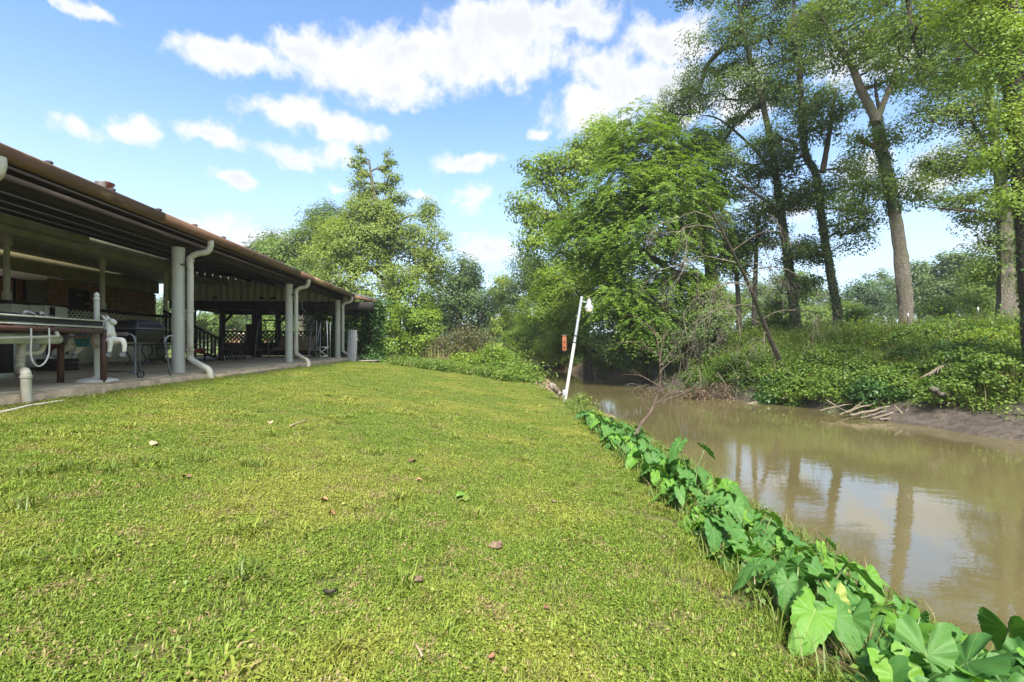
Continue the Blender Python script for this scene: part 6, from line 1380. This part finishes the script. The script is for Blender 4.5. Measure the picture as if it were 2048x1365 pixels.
    ip = ng.nodes.new('GeometryNodeInstanceOnPoints'); ip.inputs['Pick Instance'].default_value = True
    e2r = ng.nodes.new('FunctionNodeEulerToRotation')
    lk = ng.links.new; lk(gi.outputs[0], ip.inputs['Points']); lk(ci.outputs[0], ip.inputs['Instance']); lk(at_('idx', 'INT'), ip.inputs['Instance Index'])
    lk(at_('rot', 'FLOAT_VECTOR'), e2r.inputs[0]); lk(e2r.outputs[0], ip.inputs['Rotation']); lk(at_('scl', 'FLOAT'), ip.inputs['Scale']); lk(ip.outputs[0], go.inputs[0])
    md = o.modifiers.new('scatter', 'NODES'); md.node_group = ng
    print('lawn tufts', n)
lawn()
# coarse grass clumps standing up in the lawn
for i, (px, py) in enumerate([(70, 945), (130, 935), (40, 1010), (210, 940), (395, 920), (505, 930), (290, 925), (480, 1150), (1340, 985), (1310, 990), (1420, 1090)]):
    d = 1.25*FPX/(py-HOR)
    for _ in range(12):
        x_ = (px-1024)/FPX*d; d2 = (CAMZ-GROUND(x_, d)-.03)*FPX/(py-HOR); d = d*.5+d2*.5
    x_ = (px-1024)/FPX*d; rng = np.random.default_rng(400+i); n = 34
    b0 = np.stack([x_+rng.normal(size=n)*.05, d+rng.normal(size=n)*.05, np.full(n, GROUND(x_, d)-.02)], -1); az = rng.uniform(0, 6.28, n); ld = np.stack([np.cos(az), np.sin(az), 0*az], -1); sd = np.stack([-np.sin(az), np.cos(az), 0*az], -1)
    h = (.12*rng.uniform(.5, 1.1, n))[:, None]; ln = rng.uniform(.5, 1.5, n)[:, None]; up = np.array([0, 0, 1.0]); w = .0075
    m_ = b0+up*(h*.7+.02)+ld*h*ln*.45; t_ = b0+up*(h*(.95-.25*ln)+.02)+ld*h*ln*1.1
    V = np.stack([b0-sd*w*.5, b0+sd*w*.5, m_+sd*w*.5, m_-sd*w*.5, t_], 1).reshape(-1, 3); k = np.arange(n)*5; org = np.array([x_, d, GROUND(x_, d)])
    o = link('grass_clump', mesh_np('grass_clump', V-org, [np.stack([k, k+1, k+2, k+3], -1), np.stack([k+3, k+2, k+4], -1)]), L['blade']); o.location = org
    tag(o, 'coarse bright tuft of longer grass standing up in the lawn', 'grass tuft', 'coarse tufts of grass in the lawn')
# fallen leaves, twigs and clods on the lawn
def on_lawn(px, py):
    d = 5.0
    for _ in range(30):
        x_ = (px-1024)/FPX*d; d = d*.5+.5*(CAMZ-GROUND(x_, d)-.035)*FPX/(py-HOR)
    return np.array([(px-1024)/FPX*d, d, GROUND((px-1024)/FPX*d, d)+.035])
def dry_leaf(px, py, s, mat, label, seed, name='fallen_leaf', group=None):
    rng = np.random.default_rng(seed); c = on_lawn(px, py); k = 11; a = np.linspace(0, 6.283, k+1)[:-1]; r = s*(.55+.45*np.abs(np.cos(a*2.5)))*(1+rng.normal(size=k)*.1)
    V = [(0, 0, .004)]+[(r[i]*math.cos(a[i]), r[i]*math.sin(a[i])*.8, .012*math.sin(a[i]*2+seed)+s*.25*rng.uniform(0, 1)) for i in range(k)]
    o = link(name, mesh_np(name, np.array(V), np.array([(0, 1+i, 1+(i+1) % k) for i in range(k)])), mat); o.location = c; o.rotation_euler = (rng.normal()*.2-.15, rng.normal()*.2, rng.uniform(0, 6)); tag(o, label, 'leaf', group); return o
M['leaf_tan'] = surface('tan_dead_leaf', (.42,.24,.13), (.36,.19,.10), 30, .8); M['leaf_brown'] = surface('brown_dead_leaf', (.17,.095,.055), (.12,.07,.04), 30, .8); M['leaf_rust'] = surface('rust_dead_leaf', (.24,.11,.06), (.2,.085,.05), 30, .8); M['leaf_pale'] = surface('pale_dead_leaf', (.36,.27,.18), (.3,.21,.13), 30, .8)
dry_leaf(309, 887, .05, M['leaf_pale'], 'pale curled dead leaf on the lawn below the buried pipe', 1)
dry_leaf(648, 999, .035, M['leaf_tan'], 'pinkish tan dead leaf at the middle of the lawn', 2)
dry_leaf(663, 1027, .03, M['leaf_rust'], 'small rust-orange dead leaf just below the pinkish one', 3)
dry_leaf(838, 960, .03, M['leaf_tan'], 'small tan dead leaf left of the fallen green leaf', 4)
dry_leaf(825, 922, .045, M['leaf_brown'], 'dark brown curled leaf above the fallen green leaf', 5)
dry_leaf(373, 953, .03, M['leaf_brown'], 'small dark leaf between the coarse grass tufts', 6)
dry_leaf(975, 873, .03, M['leaf_pale'], 'pale dry leaf in the yellow part of the lawn', 7)
dry_leaf(1092, 1213, .018, M['leaf_rust'], 'reddish leaf scrap on the bare patch at lower right', 8)
dry_leaf(985, 1315, .016, M['leaf_rust'], 'rusty leaf scrap at the bottom of the lawn', 9)
dry_leaf(1411, 1050, .05, M['leaf_rust'], 'rust-coloured dead leaf under the elephant ears', 10)
dry_leaf(540, 845, .05, M['leaf_pale'], 'pale leaf on the lawn left of the white twig', 11)
dry_leaf(1018, 1255, .007, M['red_cushion'], 'tiny purple-red petal in the grass at lower centre', 12)
dry_leaf(920, 992, .06, TM[1], 'fresh green lobed leaf fallen in the middle of the lawn', 13, 'fallen_green_leaf')
dry_leaf(928, 999, .05, L['gum'], 'pale underside of a lobed leaf beside the fallen green leaf', 14, 'fallen_green_leaf')
def lawn_twig(label, pxs, r, mat, seed):
    rng = np.random.default_rng(seed); pts = [on_lawn(px, py)+(0, 0, .01) for px, py in pxs]; org = pts[0]; b = MB().tube(curve(pts, 3), r, 5); o = link('twig', mesh_np('twig', np.concatenate(b.V)-org, [b.Q[0], b.T[0]], True), mat); o.location = org; tag(o, label, 'twig')
lawn_twig('bleached pale twig lying on the lawn', [(580, 854), (596, 848), (613, 843)], .009, M['leaf_pale'], 1)
lawn_twig('short dark twig on the lawn at lower left centre', [(648, 1184), (660, 1188), (674, 1183)], .009, M['bark_dark'], 2)
lawn_twig('pale thin twig in the grass at lower centre', [(832, 1295), (840, 1308), (844, 1318)], .005, M['leaf_pale'], 3)
for i, (px, py, s, lab) in enumerate([(992, 1090, .045, 'crumbly brown clod of soil at the middle of the lawn'), (836, 1158, .03, 'dark dried grass clot on the lawn below centre'), (1108, 1003, .02, 'small dark clod near the bank side of the lawn')]):
    rng = np.random.default_rng(500+i); c = on_lawn(px, py); b = MB().ball((0, 0, 0), (s, s*.8, s*.45), 9, 6); V = np.concatenate(b.V); V = V*(1+rng.normal(size=(len(V), 1))*.16)
    o = link('soil_clod', mesh_np('soil_clod', V, [b.Q[0], b.T[0]]), surface('dry_clod', (.27,.19,.12), (.16,.11,.07), 40, .95, bump=.8) if i == 0 else bpy.data.materials['dry_clod']); o.location = c; tag(o, lab, 'clod')
# ------------------------------------------------------------------ damp air over the field
def haze():
    m, nt = new_mat('haze_air'); v = N(nt, 'ShaderNodeVolumePrincipled', {'Color': (.93, .96, 1.0, 1), 'Density': .0007, 'Anisotropy': .2}); N(nt, 'ShaderNodeOutputMaterial', {'Volume': v.outputs[0]})
    o = MB().box((-176, -46, -4.5), (176, 186, 34)).build('haze', m); tag(o, kind='stuff')
haze()
